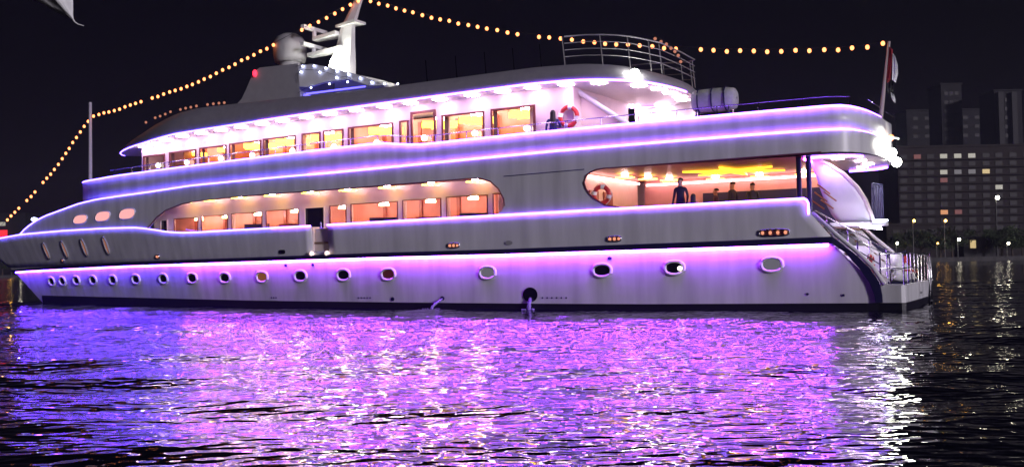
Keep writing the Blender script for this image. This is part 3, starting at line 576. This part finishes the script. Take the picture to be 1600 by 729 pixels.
string('warm bulb string from the jack staff up to the mast top', [P(s - .85 * v, v, z + .1 - .18 * v) for s, z, v in ((49.2, 12.1, 0), (46.4, 12.38, .17), (43.99, 12.69, .34), (39.59, 13.32, .65), (35.17, 14.37, .95), (31.69, 15.28, 1.0), (29.6, 15.9, .6), (27.4, 16.6, .15))], .53, bulb_me, (10, 32, 33, 34))
string('long warm bulb string from the mast top down to the stern flagpole', [P(s, 0, z + .1) for s, z in ((26.9, 16.6), (22.87, 15.12), (18.08, 13.67), (14.36, 12.8), (9.36, 11.81), (5.52, 11.22), (1.76, 10.87), (.0, 10.9))], .6, bulb_me, (17, 31))
string('row of dim reddish bulbs along the front roof edge', [P(s, max(.5, hb(s, 9) - .75), zT(s) + .22) for s in (41.5, 40, 38.7, 37, 35.3, 34.3)], .46, dim_me, (1, 6, 11))
string('dim bulb string wound on the aft sun deck rail', [P(s, v, z) for s, v, z in ((9.4, 2.6, 12.0), (9.05, 1.8, 11.75), (8.9, 1.2, 11.55), (8.85, .6, 11.35), (8.8, .5, 10.9))], .36, dim_me)
ft = [(30.35, 12.95), (29.3, 12.97), (27.77, 12.55), (26.46, 12.12), (25.75, 11.86), (24.9, 11.55), (23.4, 11.35)]
string('blue white fairy lights along the fin behind the radar arch', [P(s, 1.78, z + .08) for s, z in ft], .8, fairy_me)
string('blue white fairy lights hung under the radar arch fin', [P(s, 1.78, z + .06) for s, z in ((30.2, 12.1), (30.1, 12.7), (28.9, 12.6), (27.6, 12.2), (26.6, 11.9), (28, 11.9), (29.5, 11.75), (30.2, 11.5))], 1.25, fairy_me)

# ---- flag
fl = thing('flag', 'drooping red, white and black flag on the stern staff', 'flag', P(-.08, 0, 10.9))
def drape(name, col, pts, w0, ph):
    rows = []
    for i, (s, z, w_) in enumerate(pts): rows.append([P(s - w_ * .6 * k / 6, .07 * math.sin(k * 1.9 + ph), z - .12 * k / 6) for k in range(7)])
    MB().grid(rows).build(name, mat(name + '_cloth', col, .8), fl, smooth=True, solid=.015)
drape('red_band', (.32, .02, .03), [(-.08, 10.75, .2), (-.02, 10.2, .3), (.02, 9.7, .22), (.06, 9.3, .1)], 0, 0)
drape('white_stripe', (.7, .7, .72), [(-.22, 10.45, .12), (-.2, 10.1, .3), (-.18, 9.7, .34), (-.16, 9.35, .2)], 0, 1)
drape('black_stripe', (.012, .012, .015), [(.0, 9.4, .35), (.03, 9.1, .4), (.04, 8.85, .36)], 0, 2)
drape('white_corner', (.7, .7, .72), [(-.1, 8.85, .18), (-.1, 8.65, .26), (-.16, 8.5, .14)], 0, .5)

# ---- life rings
def life_ring(label, c, t, u, r_=.36):
    o = thing('life_ring', label, 'life ring', c, None); N = 28; pts = [c + (t * math.cos(2 * math.pi * i / N) + u * math.sin(2 * math.pi * i / N)) * r_ * K for i in range(N)]
    MB().tube(pts, .1, 10, closed=True).build('ring', 'redplastic', o, smooth=True)
    for q in range(4):
        a0 = math.pi / 2 * q + .25; MB().tube([c + (t * math.cos(a0 + d_) + u * math.sin(a0 + d_)) * r_ * K for d_ in (-.22, 0, .22)], .115, 10).build('reflective_band', 'whitepl', o, smooth=True)
    MB().tube([c + (t * math.cos(2 * math.pi * i / N) + u * math.sin(2 * math.pi * i / N)) * (r_ + .13 + .03 * math.cos(i * 8 * math.pi / N)) * K for i in range(N)], .015, 5, closed=True).build('grab_rope', 'whitepl', o)
zz = Vector((0, 0, 1))
life_ring('red life ring with white bands on the upper deck wall', P(13.15, wU(13.1) + .18, 8.6), DS, zz, .42)
life_ring('red life ring inside the arched aft opening of main deck', P(11.75, 3.1, 5.02), DS, zz, .36)
life_ring('red life ring on the rail beside the stern steps', P(.35, 3.3, 1.75), DM, zz, .34)

# ---- raft canister
rc = thing('life_raft_canister', 'grey canvas covered life raft canister on the aft upper deck', 'life raft', P(6.4, 3.2, 8.1))
prof = [(-.95, .05), (-.93, .3), (-.86, .42), (-.6, .47), (0, .48), (.6, .47), (.86, .42), (.93, .3), (.95, .05)]
MB().grid([[P(6.42 + a, 3.25 + math.copysign(abs(math.cos(2 * math.pi * i / 24)) ** .7, math.cos(2 * math.pi * i / 24)) * r_ * 1.05, 8.72 + math.copysign(abs(math.sin(2 * math.pi * i / 24)) ** .7, math.sin(2 * math.pi * i / 24)) * r_) for i in range(24)] for a, r_ in prof], True).build('canister', 'canvas', rc, smooth=True)
for a in (-.55, .0, .6): MB().tube([P(6.42 + a, 3.25 + math.copysign(abs(math.cos(2 * math.pi * i / 24)) ** .7, math.cos(2 * math.pi * i / 24)) * .52, 8.72 + math.copysign(abs(math.sin(2 * math.pi * i / 24)) ** .7, math.sin(2 * math.pi * i / 24)) * .495) for i in range(24)], .03, 6, closed=True).build('strap', 'navy', rc)
for a in (-.7, .7):
    for v in (2.9, 3.6): MB().tube([P(6.42 + a, v, 6.72), P(6.42 + a, v, 8.35)], .04).build('cradle_leg', 'steel', rc)

# ---- saloon furniture seen through the main deck windows
for k, (s, lab) in enumerate(((16.3, 'sternmost'), (18.7, 'second from stern'), (21.3, 'third from stern'), (24.2, 'widest'), (30.5, 'first forward of the dark doorway'), (33.2, 'second forward of the dark doorway'))):
    o = thing('sofa', 'rose sofa behind the %s main deck window' % lab, 'sofa', P(s, 2.2, 3.31), 'sofas in the main deck saloon'); v0 = wM(s) - 1.2
    MB().box(s - .8, s + .8, v0 - .35, v0 + .35, 3.32, 3.85).build('seat', 'pinkwall', o, bevel=.05); MB().box(s - .8, s + .8, v0 + .37, v0 + .55, 3.32, 4.42 + .08 * (k % 2)).build('backrest', 'blackblue' if k % 2 else 'redceil', o, bevel=.05)
    for q in (-.92, .82): MB().box(s + q, s + q + .1, v0 - .35, v0 + .5, 3.32, 4.15).build('armrest', 'pinkwall', o, bevel=.03)
# ---- upper deck furniture
def chair(label, s, v, a):
    o = thing('deck_chair', label, 'chair', P(s, v, 6.73), 'chairs on the aft upper deck'); c, q = math.cos(a), math.sin(a)
    L = lambda x, y, z: P(s + x * c - y * q, v + x * q + y * c, 6.73 + z)
    MB().prism([L(-.3, -.3, .52), L(.3, -.3, .52), L(.3, .3, .52), L(-.3, .3, .52)], (0, 0, .09 * K)).build('seat', 'blackblue', o, bevel=.02)
    MB().grid([[L(-.3 - .1 * f, y, .62 + .75 * f) for y in (-.3, -.1, .1, .3)] for f in (0, .5, 1)]).build('backrest', 'blackblue', o, solid=.06)
    for x in (-.27, .27):
        for y in (-.27, .27): MB().tube([L(x, y, 0), L(x, y, .54)], .025).build('leg', 'steel', o)
for lab, s, v, a in (('dark deck chair nearest the raft canister', 8.7, 2.4, 2.6), ('dark deck chair by the aft end of the upper deck stair', 9.9, 1.2, .4), ('dark deck chair on the far side of the upper deck table', 8.9, -.9, -1.4)): chair(lab, s, v, a)
tb = thing('deck_table', 'small round table among the chairs on the upper deck', 'table', P(9.3, .6, 6.73))
MB().grid([[P(9.3 + r_ * math.cos(a), .6 + r_ * math.sin(a), z) for a in [2 * math.pi * i / 20 for i in range(20)]] for r_, z in ((.02, 7.68), (.6, 7.68), (.62, 7.64), (.6, 7.6), (.02, 7.6))], True).build('table_top', 'white', tb); MB().tube([P(9.3, .6, 6.73), P(9.3, .6, 7.62)], .06).build('pedestal', 'steel', tb)

# ---- people
def cloth(name, bands):
    m = bpy.data.materials.new(name); m.use_nodes = True; n = m.node_tree; b_ = n.nodes['Principled BSDF']; b_.inputs['Roughness'].default_value = .75
    tc = n.nodes.new('ShaderNodeTexCoord'); sp = n.nodes.new('ShaderNodeSeparateXYZ'); cr = n.nodes.new('ShaderNodeValToRGB'); mr = n.nodes.new('ShaderNodeMapRange'); mr.inputs[2].default_value = 2.0
    n.links.new(tc.outputs['Object'], sp.inputs[0]); n.links.new(sp.outputs[2], mr.inputs[0]); n.links.new(mr.outputs[0], cr.inputs[0]); n.links.new(cr.outputs[0], b_.inputs['Base Color'])
    e = cr.color_ramp; e.interpolation = 'CONSTANT'; e.elements[0].position = 0; e.elements[0].color = (*bands[0][1], 1)
    e.elements[1].position = bands[1][0] / 2; e.elements[1].color = (*bands[1][1], 1)
    for z, c in bands[2:]: x = e.elements.new(z / 2); x.color = (*c, 1)
    return m
SKIN = (.42, .24, .17)
def person(label, s, v, zf, H, face, topc, legc, hairc, hair='short', armpose=0, skirt=False):
    base = P(s, v, zf); o = thing('person', label, 'person', base); h = H / 1.75
    c, q = math.cos(face), math.sin(face); f_ = DS * c - DM * q * -1; f_ = f_.normalized(); r_ = Vector((f_.y, -f_.x, 0))
    L = lambda x, y, z: (r_ * x + f_ * y + zz * z) * h
    J = {}; V = []; E_ = []; Rr = []
    def j(n_, x, y, z, r0, par=None, r1=None):
        J[n_] = len(V); V.append(L(x, y, z)); Rr.append((r0 * h, (r1 or r0) * h))
        if par: E_.append((J[par], J[n_]))
    j('pel', 0, 0, .95, .155, None, .11); j('wai', 0, .01, 1.1, .135, 'pel', .1); j('che', 0, .01, 1.3, .165, 'wai', .11); j('nek', 0, 0, 1.45, .06, 'che'); j('hd0', 0, .015, 1.54, .07, 'nek'); j('hd1', 0, .025, 1.62, .085, 'hd0', .1); j('hd2', 0, .01, 1.7, .07, 'hd1', .09); j('nose', 0, .12, 1.6, .012, 'hd1')
    for sg, n_ in ((-1, 'l'), (1, 'r')):
        j(n_ + 'ear', sg * .085, 0, 1.6, .018, 'hd1')
        j(n_ + 'hip', sg * .09, 0, .88, .1, 'pel'); j(n_ + 'kne', sg * .1, .02, .5, .062, n_ + 'hip'); j(n_ + 'ank', sg * .1, -.02, .09, .042, n_ + 'kne'); j(n_ + 'toe', sg * .11, .15, .04, .035, n_ + 'ank')
        j(n_ + 'sho', sg * .18, 0, 1.4, .062, 'che'); 
        if armpose and sg == 1: el, wr = (sg * .26, .12, 1.16), (sg * .12, .32, 1.22)
        else: el, wr = (sg * .25, -.02, 1.13), (sg * .26, .08, .88)
        j(n_ + 'elb', *el, .045, n_ + 'sho'); j(n_ + 'wri', *wr, .032, n_ + 'elb')
        dv = Vector(wr) - Vector(el); dv.normalize(); pa = Vector(wr) + dv * .08; j(n_ + 'pal', *pa, .034, n_ + 'wri')
        for k in range(4): t_ = pa + dv * (.07 + .012 * (k in (1, 2))) + Vector((.0, .022 * (k - 1.5), -.01)); j(n_ + 'f%d' % k, *t_, .009, n_ + 'pal')
        t_ = Vector(wr) + dv * .07 + Vector((-sg * .05, .03, 0)); j(n_ + 'th', *t_, .01, n_ + 'wri')
    me = bpy.data.meshes.new('body'); me.from_pydata([tuple(p) for p in V], E_, []); b_ = bpy.data.objects.new('body', me); COL.objects.link(b_); b_.parent = o; ORG[b_.name] = base
    md = b_.modifiers.new('skin', 'SKIN'); md.use_smooth_shade = True; b_.modifiers.new('sub', 'SUBSURF').levels = 1; b_.modifiers['sub'].render_levels = 2
    for i, sv in enumerate(me.skin_vertices[0].data): sv.radius = Rr[i]; sv.use_root = (i == 0)
    me.materials.append(cloth(label[:18] + '_cloth', [(0, (.02, .02, .02)), (.07 * h, legc), (.98 * h, topc), (1.46 * h, SKIN)]))
    hb_ = MB(); hc = base + L(0, -.018, 1.655)
    hb_.grid([[hc + r_ * (.098 * h * math.sin(t_) * math.cos(a)) + f_ * (.115 * h * math.sin(t_) * math.sin(a) - .01 * h) + zz * (.105 * h * math.cos(t_)) for a in [2 * math.pi * i / 14 for i in range(14)]] for t_ in (.02, .5, .9, 1.3, 1.6)], True)
    if hair == 'long': hb_.grid([[base + L(.1 * math.cos(a) * w_, -.05 + .07 * math.sin(a) * w_ - .02, z) for a in [2 * math.pi * i / 12 for i in range(12)]] for z, w_ in ((1.66, 1), (1.55, 1.0), (1.4, 1.1), (1.25, .95), (1.15, .5))], True)
    hb_.build('hair', mat(label[:16] + '_hair', hairc, .6), o, smooth=True)
    if skirt: MB().grid([[base + L(.2 * w_ * math.cos(a), .17 * w_ * math.sin(a), z) for a in [2 * math.pi * i / 18 for i in range(18)]] for z, w_ in ((1.06, .7), (.9, .95), (.5, 1.2), (.12, 1.45))], True).build('skirt', mat(label[:16] + '_skirt', legc, .8), o, smooth=True, solid=.01)
DK = (.012, .01, .03); NV = (.015, .012, .10); HR = (.012, .008, .008)
person('person with long black hair and dark blue dress by the upper rail', 13.75, 3.75, 6.72, 1.74, 1.2, NV, (.02, .015, .2), HR, 'long', 1, True)
person('person in dark clothes standing at the near rail of aft deck', 8.0, 3.3, 3.35, 1.76, -1.5, DK, DK, HR)
person('shortest person in dark shirt by the far rail under star light', 8.15, -2.0, 3.35, 1.64, -.6, (.05, .02, .05), DK, HR)
person('tall person in black standing in the middle of far rail', 7.35, -2.0, 3.35, 1.86, .3, DK, DK, HR)
person('person in black at the far rail nearest the posts', 6.4, -2.0, 3.35, 1.78, .9, (.02, .02, .03), DK, HR)
person('person in pale pink top sitting low by the near rail', 7.35, 3.55, 2.95, 1.5, 1.5, (.55, .3, .35), (.2, .12, .2), HR, 'long')

# ---- jet ski on the stern platform
js = thing('jet_ski', 'white and red jet ski parked on the stern platform', 'jet ski', P(-.35, 1.3, .97))
J_ = lambda l, w_, h_: P(-.35 + w_, 1.2 - l, .97 + h_)      # l along the platform, w across
rows = []
for l, w_, h0, h1 in ((-1.55, .06, .45, .6), (-1.3, .28, .2, .68), (-.9, .42, .1, .74), (-.4, .47, .06, .78), (.2, .48, .06, .7), (.9, .48, .06, .6), (1.5, .45, .08, .55), (1.65, .4, .14, .5)):
    rows.append([J_(l, -w_ * .5, h0), J_(l, -w_, h0 + (h1 - h0) * .45), J_(l, -w_ * .92, h1 * .92), J_(l, 0, h1), J_(l, w_ * .92, h1 * .92), J_(l, w_, h0 + (h1 - h0) * .45), J_(l, w_ * .5, h0)])
MB().grid(rows, True).build('hull', 'whitepl', js, smooth=True)
MB().grid([[J_(l, -.2, h_ - .2), J_(l, -.19, h_), J_(l, .19, h_), J_(l, .2, h_ - .2)] for l, h_ in ((-.15, .85), (.1, 1.0), (.5, .98), (.8, 1.02), (1.2, 1.06), (1.5, .9))]).build('seat', 'redplastic', js, smooth=True, solid=.04)
MB().grid([[J_(l, -w_, h_ - .25), J_(l, -w_ * .8, h_), J_(l, w_ * .8, h_), J_(l, w_, h_ - .25)] for l, w_, h_ in ((-1.2, .12, .72), (-.8, .26, .98), (-.45, .24, 1.2), (-.25, .18, 1.1))]).build('cowl', 'whitepl', js, smooth=True, solid=.04)
MB().tube([J_(-.3, -.38, 1.28), J_(-.35, -.15, 1.2), J_(-.35, .15, 1.2), J_(-.3, .38, 1.28)], .035).build('handlebar', 'navy', js)
MB().box(-.75, .05, -1.1, 2.4, .962, 1.05).build('cradle', 'navy', js)
MB().tube([J_(-1.25, -.45, .52), J_(0, -.5, .5), J_(1.4, -.47, .42)], .04).build('red_stripe', 'redplastic', js)

# ---- water thrown from the hull
jw = mat('discharge_water', (.3, .25, .5), .45, var=.3, scale=12, bump=.6)
def jet(label, pts, rr):
    o = thing('water_jet', label, 'water jet', pts[-1]); n_ = 14; fine = []
    for i in range(n_ + 1):
        t = i / n_ * (len(pts) - 1); k = min(int(t), len(pts) - 2); fine.append(pts[k].lerp(pts[k + 1], t - k) + Vector((rnd.uniform(-.02, .02), rnd.uniform(-.02, .02), 0)))
    MB().tube(fine, [rr * (1 + .5 * i / n_ + rnd.uniform(-.25, .25)) for i in range(n_ + 1)], 8).build('stream', jw, o, smooth=True)
    b_ = MB()
    for k in range(16): b_.ball(pts[-1] + Vector((rnd.gauss(0, .2), rnd.gauss(0, .08), rnd.uniform(0, .03))), rnd.uniform(.015, .04), rz=.025, n=6, m=4)
    tag(b_.build('splash', jw, o, smooth=True), kind='stuff')
jet('slanting water jet spouting from the small hull pipe', [P(19.39, hb(19.4, .5) + .03, .48), P(19.5, hb(19.4, .5) + .2, .36), P(19.62, hb(19.4, .5) + .42, .2), P(19.7, hb(19.4, .5) + .55, .0)], .045)
jet('straight water stream falling from the big round exhaust', [P(14.66, hb(14.6, .5) + .06, .5), P(14.66, hb(14.6, .5) + .16, .36), P(14.65, hb(14.6, .5) + .2, 0)], .06)

# ================================================================== FAR SHORE
def far(px, py, D): return Vector((0, 0, 2.07 * K)) + F * D + RT * ((px - 800) / 1600 * D) - UP * ((py - 364.5) / 1600 * D)
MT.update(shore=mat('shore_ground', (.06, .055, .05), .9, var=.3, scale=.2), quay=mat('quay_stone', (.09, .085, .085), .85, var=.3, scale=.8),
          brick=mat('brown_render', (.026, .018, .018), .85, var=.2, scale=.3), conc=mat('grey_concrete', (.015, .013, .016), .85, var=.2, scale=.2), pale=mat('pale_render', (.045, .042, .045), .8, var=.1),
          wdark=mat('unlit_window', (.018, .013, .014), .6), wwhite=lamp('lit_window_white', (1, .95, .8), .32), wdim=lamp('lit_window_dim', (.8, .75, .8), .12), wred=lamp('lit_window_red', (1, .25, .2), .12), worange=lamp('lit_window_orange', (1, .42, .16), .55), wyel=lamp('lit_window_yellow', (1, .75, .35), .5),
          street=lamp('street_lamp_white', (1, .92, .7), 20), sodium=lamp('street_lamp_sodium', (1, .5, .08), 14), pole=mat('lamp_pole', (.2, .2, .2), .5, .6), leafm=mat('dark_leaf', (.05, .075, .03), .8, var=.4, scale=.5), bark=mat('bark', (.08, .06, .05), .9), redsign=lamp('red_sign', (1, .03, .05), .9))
mb = MB(); edge = [(-699, 420), (-160, 400), (20, 300), (60, 246), (699, 240)]
mb.add([(x, y, .9) for x, y in edge] + [(699, 799, .9), (-699, 799, .9)], [tuple(range(7))]); tag(mb.build('shore', 'shore'), kind='structure')
mb = MB(); mb.grid([[Vector((x, y - .02, z)) for x, y in edge] for z in (-.5, 1.0)]); tag(mb.build('quay', 'quay', solid=.5), kind='structure')
unit = lambda w_, d_, h_: MB().wbox(-w_ / 2, w_ / 2, -d_ / 2, d_ / 2, 0, h_)
win_me = {}
def wmesh(m, w_, h_):
    k = (m, w_, h_)
    if k not in win_me: win_me[k] = mesh_of(MB().wbox(-w_ / 2, w_ / 2, -.12, .06, -h_ / 2, h_ / 2), 'window', m)
    return win_me[k]
def building(label, px0, px1, ytop, D, depth, m, lit, colpx, rowpx, ww=2.6, wh=1.6, bands=True, name='apartment_block', default='wdark', group='buildings on the far shore'):
    a = far(px0, ytop, D); b_ = far(px1, ytop, D); zt = (a.z + b_.z) / 2; x0, x1, y0 = a.x, b_.x, (a.y + b_.y) / 2
    o = thing(name, label, 'building', (((x0 + x1) / 2), y0, .9), group)
    MB().wbox(x0, x1, y0, y0 + depth, .9, zt).build('wall', m, o); MB().wbox(x0 - .5, x1 + .5, y0 - .5, y0 + depth + .5, zt, zt + .7).build('roof', m, o)
    if bands:
        for r_ in rowpx: z = far((px0 + px1) / 2, r_, D).z - wh / 2 - .5; MB().wbox(x0 + .3, x1 - .3, y0 - 1.1, y0 - .02, z - .2, z).build('balcony_slab', m, o)
    for c in colpx:
        for r_ in rowpx:
            mm = lit.get((c, r_), default); p = far(c, r_, D); z = far((px0 + px1) / 2, r_, D).z
            if mm: inst('window', wmesh(mm, ww, wh), o, (p.x, y0 - .07, z))
    return o
rows1 = [243 + 12.5 * k for k in range(10)]; cols1 = [1411, 1433, 1453, 1474, 1496, 1518, 1540, 1560, 1582, 1604]
lit1 = {(1433, rows1[0]): 'wred', (1474, rows1[0]): 'wwhite', (1496, rows1[0]): 'wwhite', (1518, rows1[0]): 'wwhite', (1474, rows1[2]): 'wwhite', (1496, rows1[2]): 'wdim', (1518, rows1[2]): 'wdim', (1540, rows1[2]): 'wyel', (1474, rows1[3]): 'wred', (1560, rows1[4]): 'wwhite', (1474, rows1[7]): 'worange', (1496, rows1[7]): 'wred'}
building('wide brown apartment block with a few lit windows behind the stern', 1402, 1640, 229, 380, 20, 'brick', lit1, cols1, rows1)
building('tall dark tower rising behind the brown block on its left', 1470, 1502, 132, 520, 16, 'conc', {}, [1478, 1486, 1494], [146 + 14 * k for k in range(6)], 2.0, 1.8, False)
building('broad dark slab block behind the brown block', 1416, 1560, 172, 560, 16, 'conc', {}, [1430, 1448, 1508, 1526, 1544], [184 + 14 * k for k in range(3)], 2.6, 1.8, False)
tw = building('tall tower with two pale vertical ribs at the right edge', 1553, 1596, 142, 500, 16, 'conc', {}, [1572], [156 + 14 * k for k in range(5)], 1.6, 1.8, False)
for c in (1562, 1583): a = far(c - 4, 144, 499); b_ = far(c + 4, 144, 499); MB().wbox(a.x, b_.x, a.y - 1.2, a.y - .1, 3, a.z).build('rib', 'pale', tw)
building('low pale quayside hut with one lit doorway', 1506, 1560, 374, 262, 6, 'pale', {(1520, 381): 'wyel', (1545, 381): 'wdark'}, [1520, 1545], [381], 1.4, 2.0, False, 'quayside_hut')
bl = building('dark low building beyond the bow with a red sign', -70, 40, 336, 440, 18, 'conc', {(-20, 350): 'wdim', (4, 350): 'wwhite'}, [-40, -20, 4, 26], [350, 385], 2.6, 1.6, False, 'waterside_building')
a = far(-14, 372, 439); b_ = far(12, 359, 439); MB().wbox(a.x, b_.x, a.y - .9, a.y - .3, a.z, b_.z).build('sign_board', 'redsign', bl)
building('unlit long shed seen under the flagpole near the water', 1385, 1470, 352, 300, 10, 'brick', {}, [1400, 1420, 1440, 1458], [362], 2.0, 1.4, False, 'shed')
def street_lamp(label, px, py, D, m='street', r_=.34):
    p = far(px, py, D); o = thing('street_lamp', label, 'street lamp', (p.x, p.y, .9), 'street lamps on the far shore')
    MB().tube([(p.x, p.y, .9), (p.x, p.y, p.z + .3)], [.14, .09], 8).build('pole', 'pole', o); MB().tube([(p.x, p.y, p.z + .3), (p.x, p.y - .8, p.z + .35)], .07).build('arm', 'pole', o); MB().ball((p.x, p.y - .9, p.z), r_, n=10).build('lamp_head', m, o, smooth=True)
for a in (('yellow lit street lamp just right of the stern lamps', 1426, 345, 250, 'sodium'), ('orange street lamp left of the pale hut', 1475, 345, 250, 'sodium'), ('tallest white street lamp in front of the brown block', 1556, 309, 262, 'street', .5),
          ('low white lamp right behind the stern rail', 1400, 380, 248, 'street', .28), ('low white lamp beside the trees left of the hut', 1496, 374, 250, 'street', .34), ('small dim lamp between hut and stern', 1463, 380, 250, 'sodium', .2), ('white lamp right of the pale hut', 1573, 380, 250, 'street', .3),
          ('orange street lamp on the shore beyond the bow', 18, 392, 400, 'sodium', .6), ('white quay lamp close to the bow tip', 34, 414, 395, 'street', .45)): street_lamp(*a)
# trees
def tree_mesh(seed, H, W_):
    r = random.Random(seed); b_ = MB(); cl = [Vector((r.gauss(0, W_ * .32), r.gauss(0, W_ * .32), H * r.uniform(.42, .95))) for _ in range(16)]
    for c in cl:
        for _ in range(85):
            p = c + Vector((r.gauss(0, W_ * .13), r.gauss(0, W_ * .13), r.gauss(0, H * .06))); u_ = Vector((r.uniform(-1, 1), r.uniform(-1, 1), r.uniform(-1, 1))).normalized(); w_ = u_.orthogonal().normalized(); k = r.uniform(.14, .3)
            b_.add([p - u_ * k, p + w_ * k * .6, p + u_ * k, p - w_ * k * .6], [(0, 1, 2, 3)])
    t_ = MB().tube([(0, 0, 0), (.1, 0, H * .3), (0, .1, H * .7)], [.3, .22, .08], 7)
    for c in cl[:5]: t_.tube([(0, 0, H * .35), tuple(c)], [.14, .04], 5)
    return mesh_of(b_, 'crown', 'leafm'), mesh_of(t_, 'trunk', 'bark')
tm = [tree_mesh(3, 5.5, 5), tree_mesh(5, 7, 6), tree_mesh(9, 4.5, 6)]
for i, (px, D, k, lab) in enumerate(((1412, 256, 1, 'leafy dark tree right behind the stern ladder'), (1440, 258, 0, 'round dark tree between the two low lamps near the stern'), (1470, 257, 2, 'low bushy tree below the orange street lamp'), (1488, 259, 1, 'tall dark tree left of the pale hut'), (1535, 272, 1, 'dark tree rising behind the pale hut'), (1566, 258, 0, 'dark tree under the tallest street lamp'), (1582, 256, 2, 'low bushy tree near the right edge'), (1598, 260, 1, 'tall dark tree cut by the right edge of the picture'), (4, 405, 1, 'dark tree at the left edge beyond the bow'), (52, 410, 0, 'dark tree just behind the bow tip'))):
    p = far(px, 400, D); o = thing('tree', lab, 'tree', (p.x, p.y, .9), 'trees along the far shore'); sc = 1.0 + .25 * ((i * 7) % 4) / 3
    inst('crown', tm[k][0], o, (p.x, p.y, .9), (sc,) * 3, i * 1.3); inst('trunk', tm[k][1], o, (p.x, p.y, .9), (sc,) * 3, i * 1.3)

# ================================================================== AWNING CORNER NEAR THE CAMERA
aw = thing('awning', 'white awning corner with a loose thread hanging at top left', 'awning', far(112, -130, 3.0))
tip = far(114.5, 31, 2.9)
def fac(name, e1, e2):
    rows = []
    for i in range(9):
        t = i / 8; a_, c_ = tip.lerp(e1, t), tip.lerp(e2, t); rows.append([a_.lerp(c_, k / 6) + F * .03 * math.sin(k * 1.2) * t for k in range(7)])
    MB().grid(rows).build(name, mat(name + '_canvas', (.82, .82, .82), .8, bump=.2, scale=60), aw, smooth=True, solid=.004)
fac('front_panel', far(112, -150, 2.95), far(5, -120, 2.75)); fac('under_panel', far(5, -120, 2.755), far(-190, -120, 3.15))
MB().tube([far(114.5, 31, 2.9), far(117, 34.5, 2.9), far(122, 38, 2.9), far(131, 40.5, 2.9)], [.003, .0022, .0018, .0012], 5).build('thread', 'whitepl', aw)
MB().tube([far(112, -152, 2.95), far(-190, -125, 3.15)], .02, 8).build('boom', 'steel', aw)
# ================================================================== HAZE over the harbour
ho = MB().wbox(-720, 720, -80, 820, -2.2, 78).build('haze', None); tag(ho, 'thin humid night haze over the harbour', kind='stuff')
hm = bpy.data.materials.new('night_haze'); hm.use_nodes = True; hn = hm.node_tree; hn.nodes.clear()
hv = hn.nodes.new('ShaderNodeVolumePrincipled'); hx = hn.nodes.new('ShaderNodeOutputMaterial')
hv.inputs['Color'].default_value = (.66, .66, 1.0, 1); hv.inputs['Density'].default_value = .00042; hv.inputs['Anisotropy'].default_value = .5
hn.links.new(hv.outputs[0], hx.inputs['Volume']); ho.data.materials.append(hm)
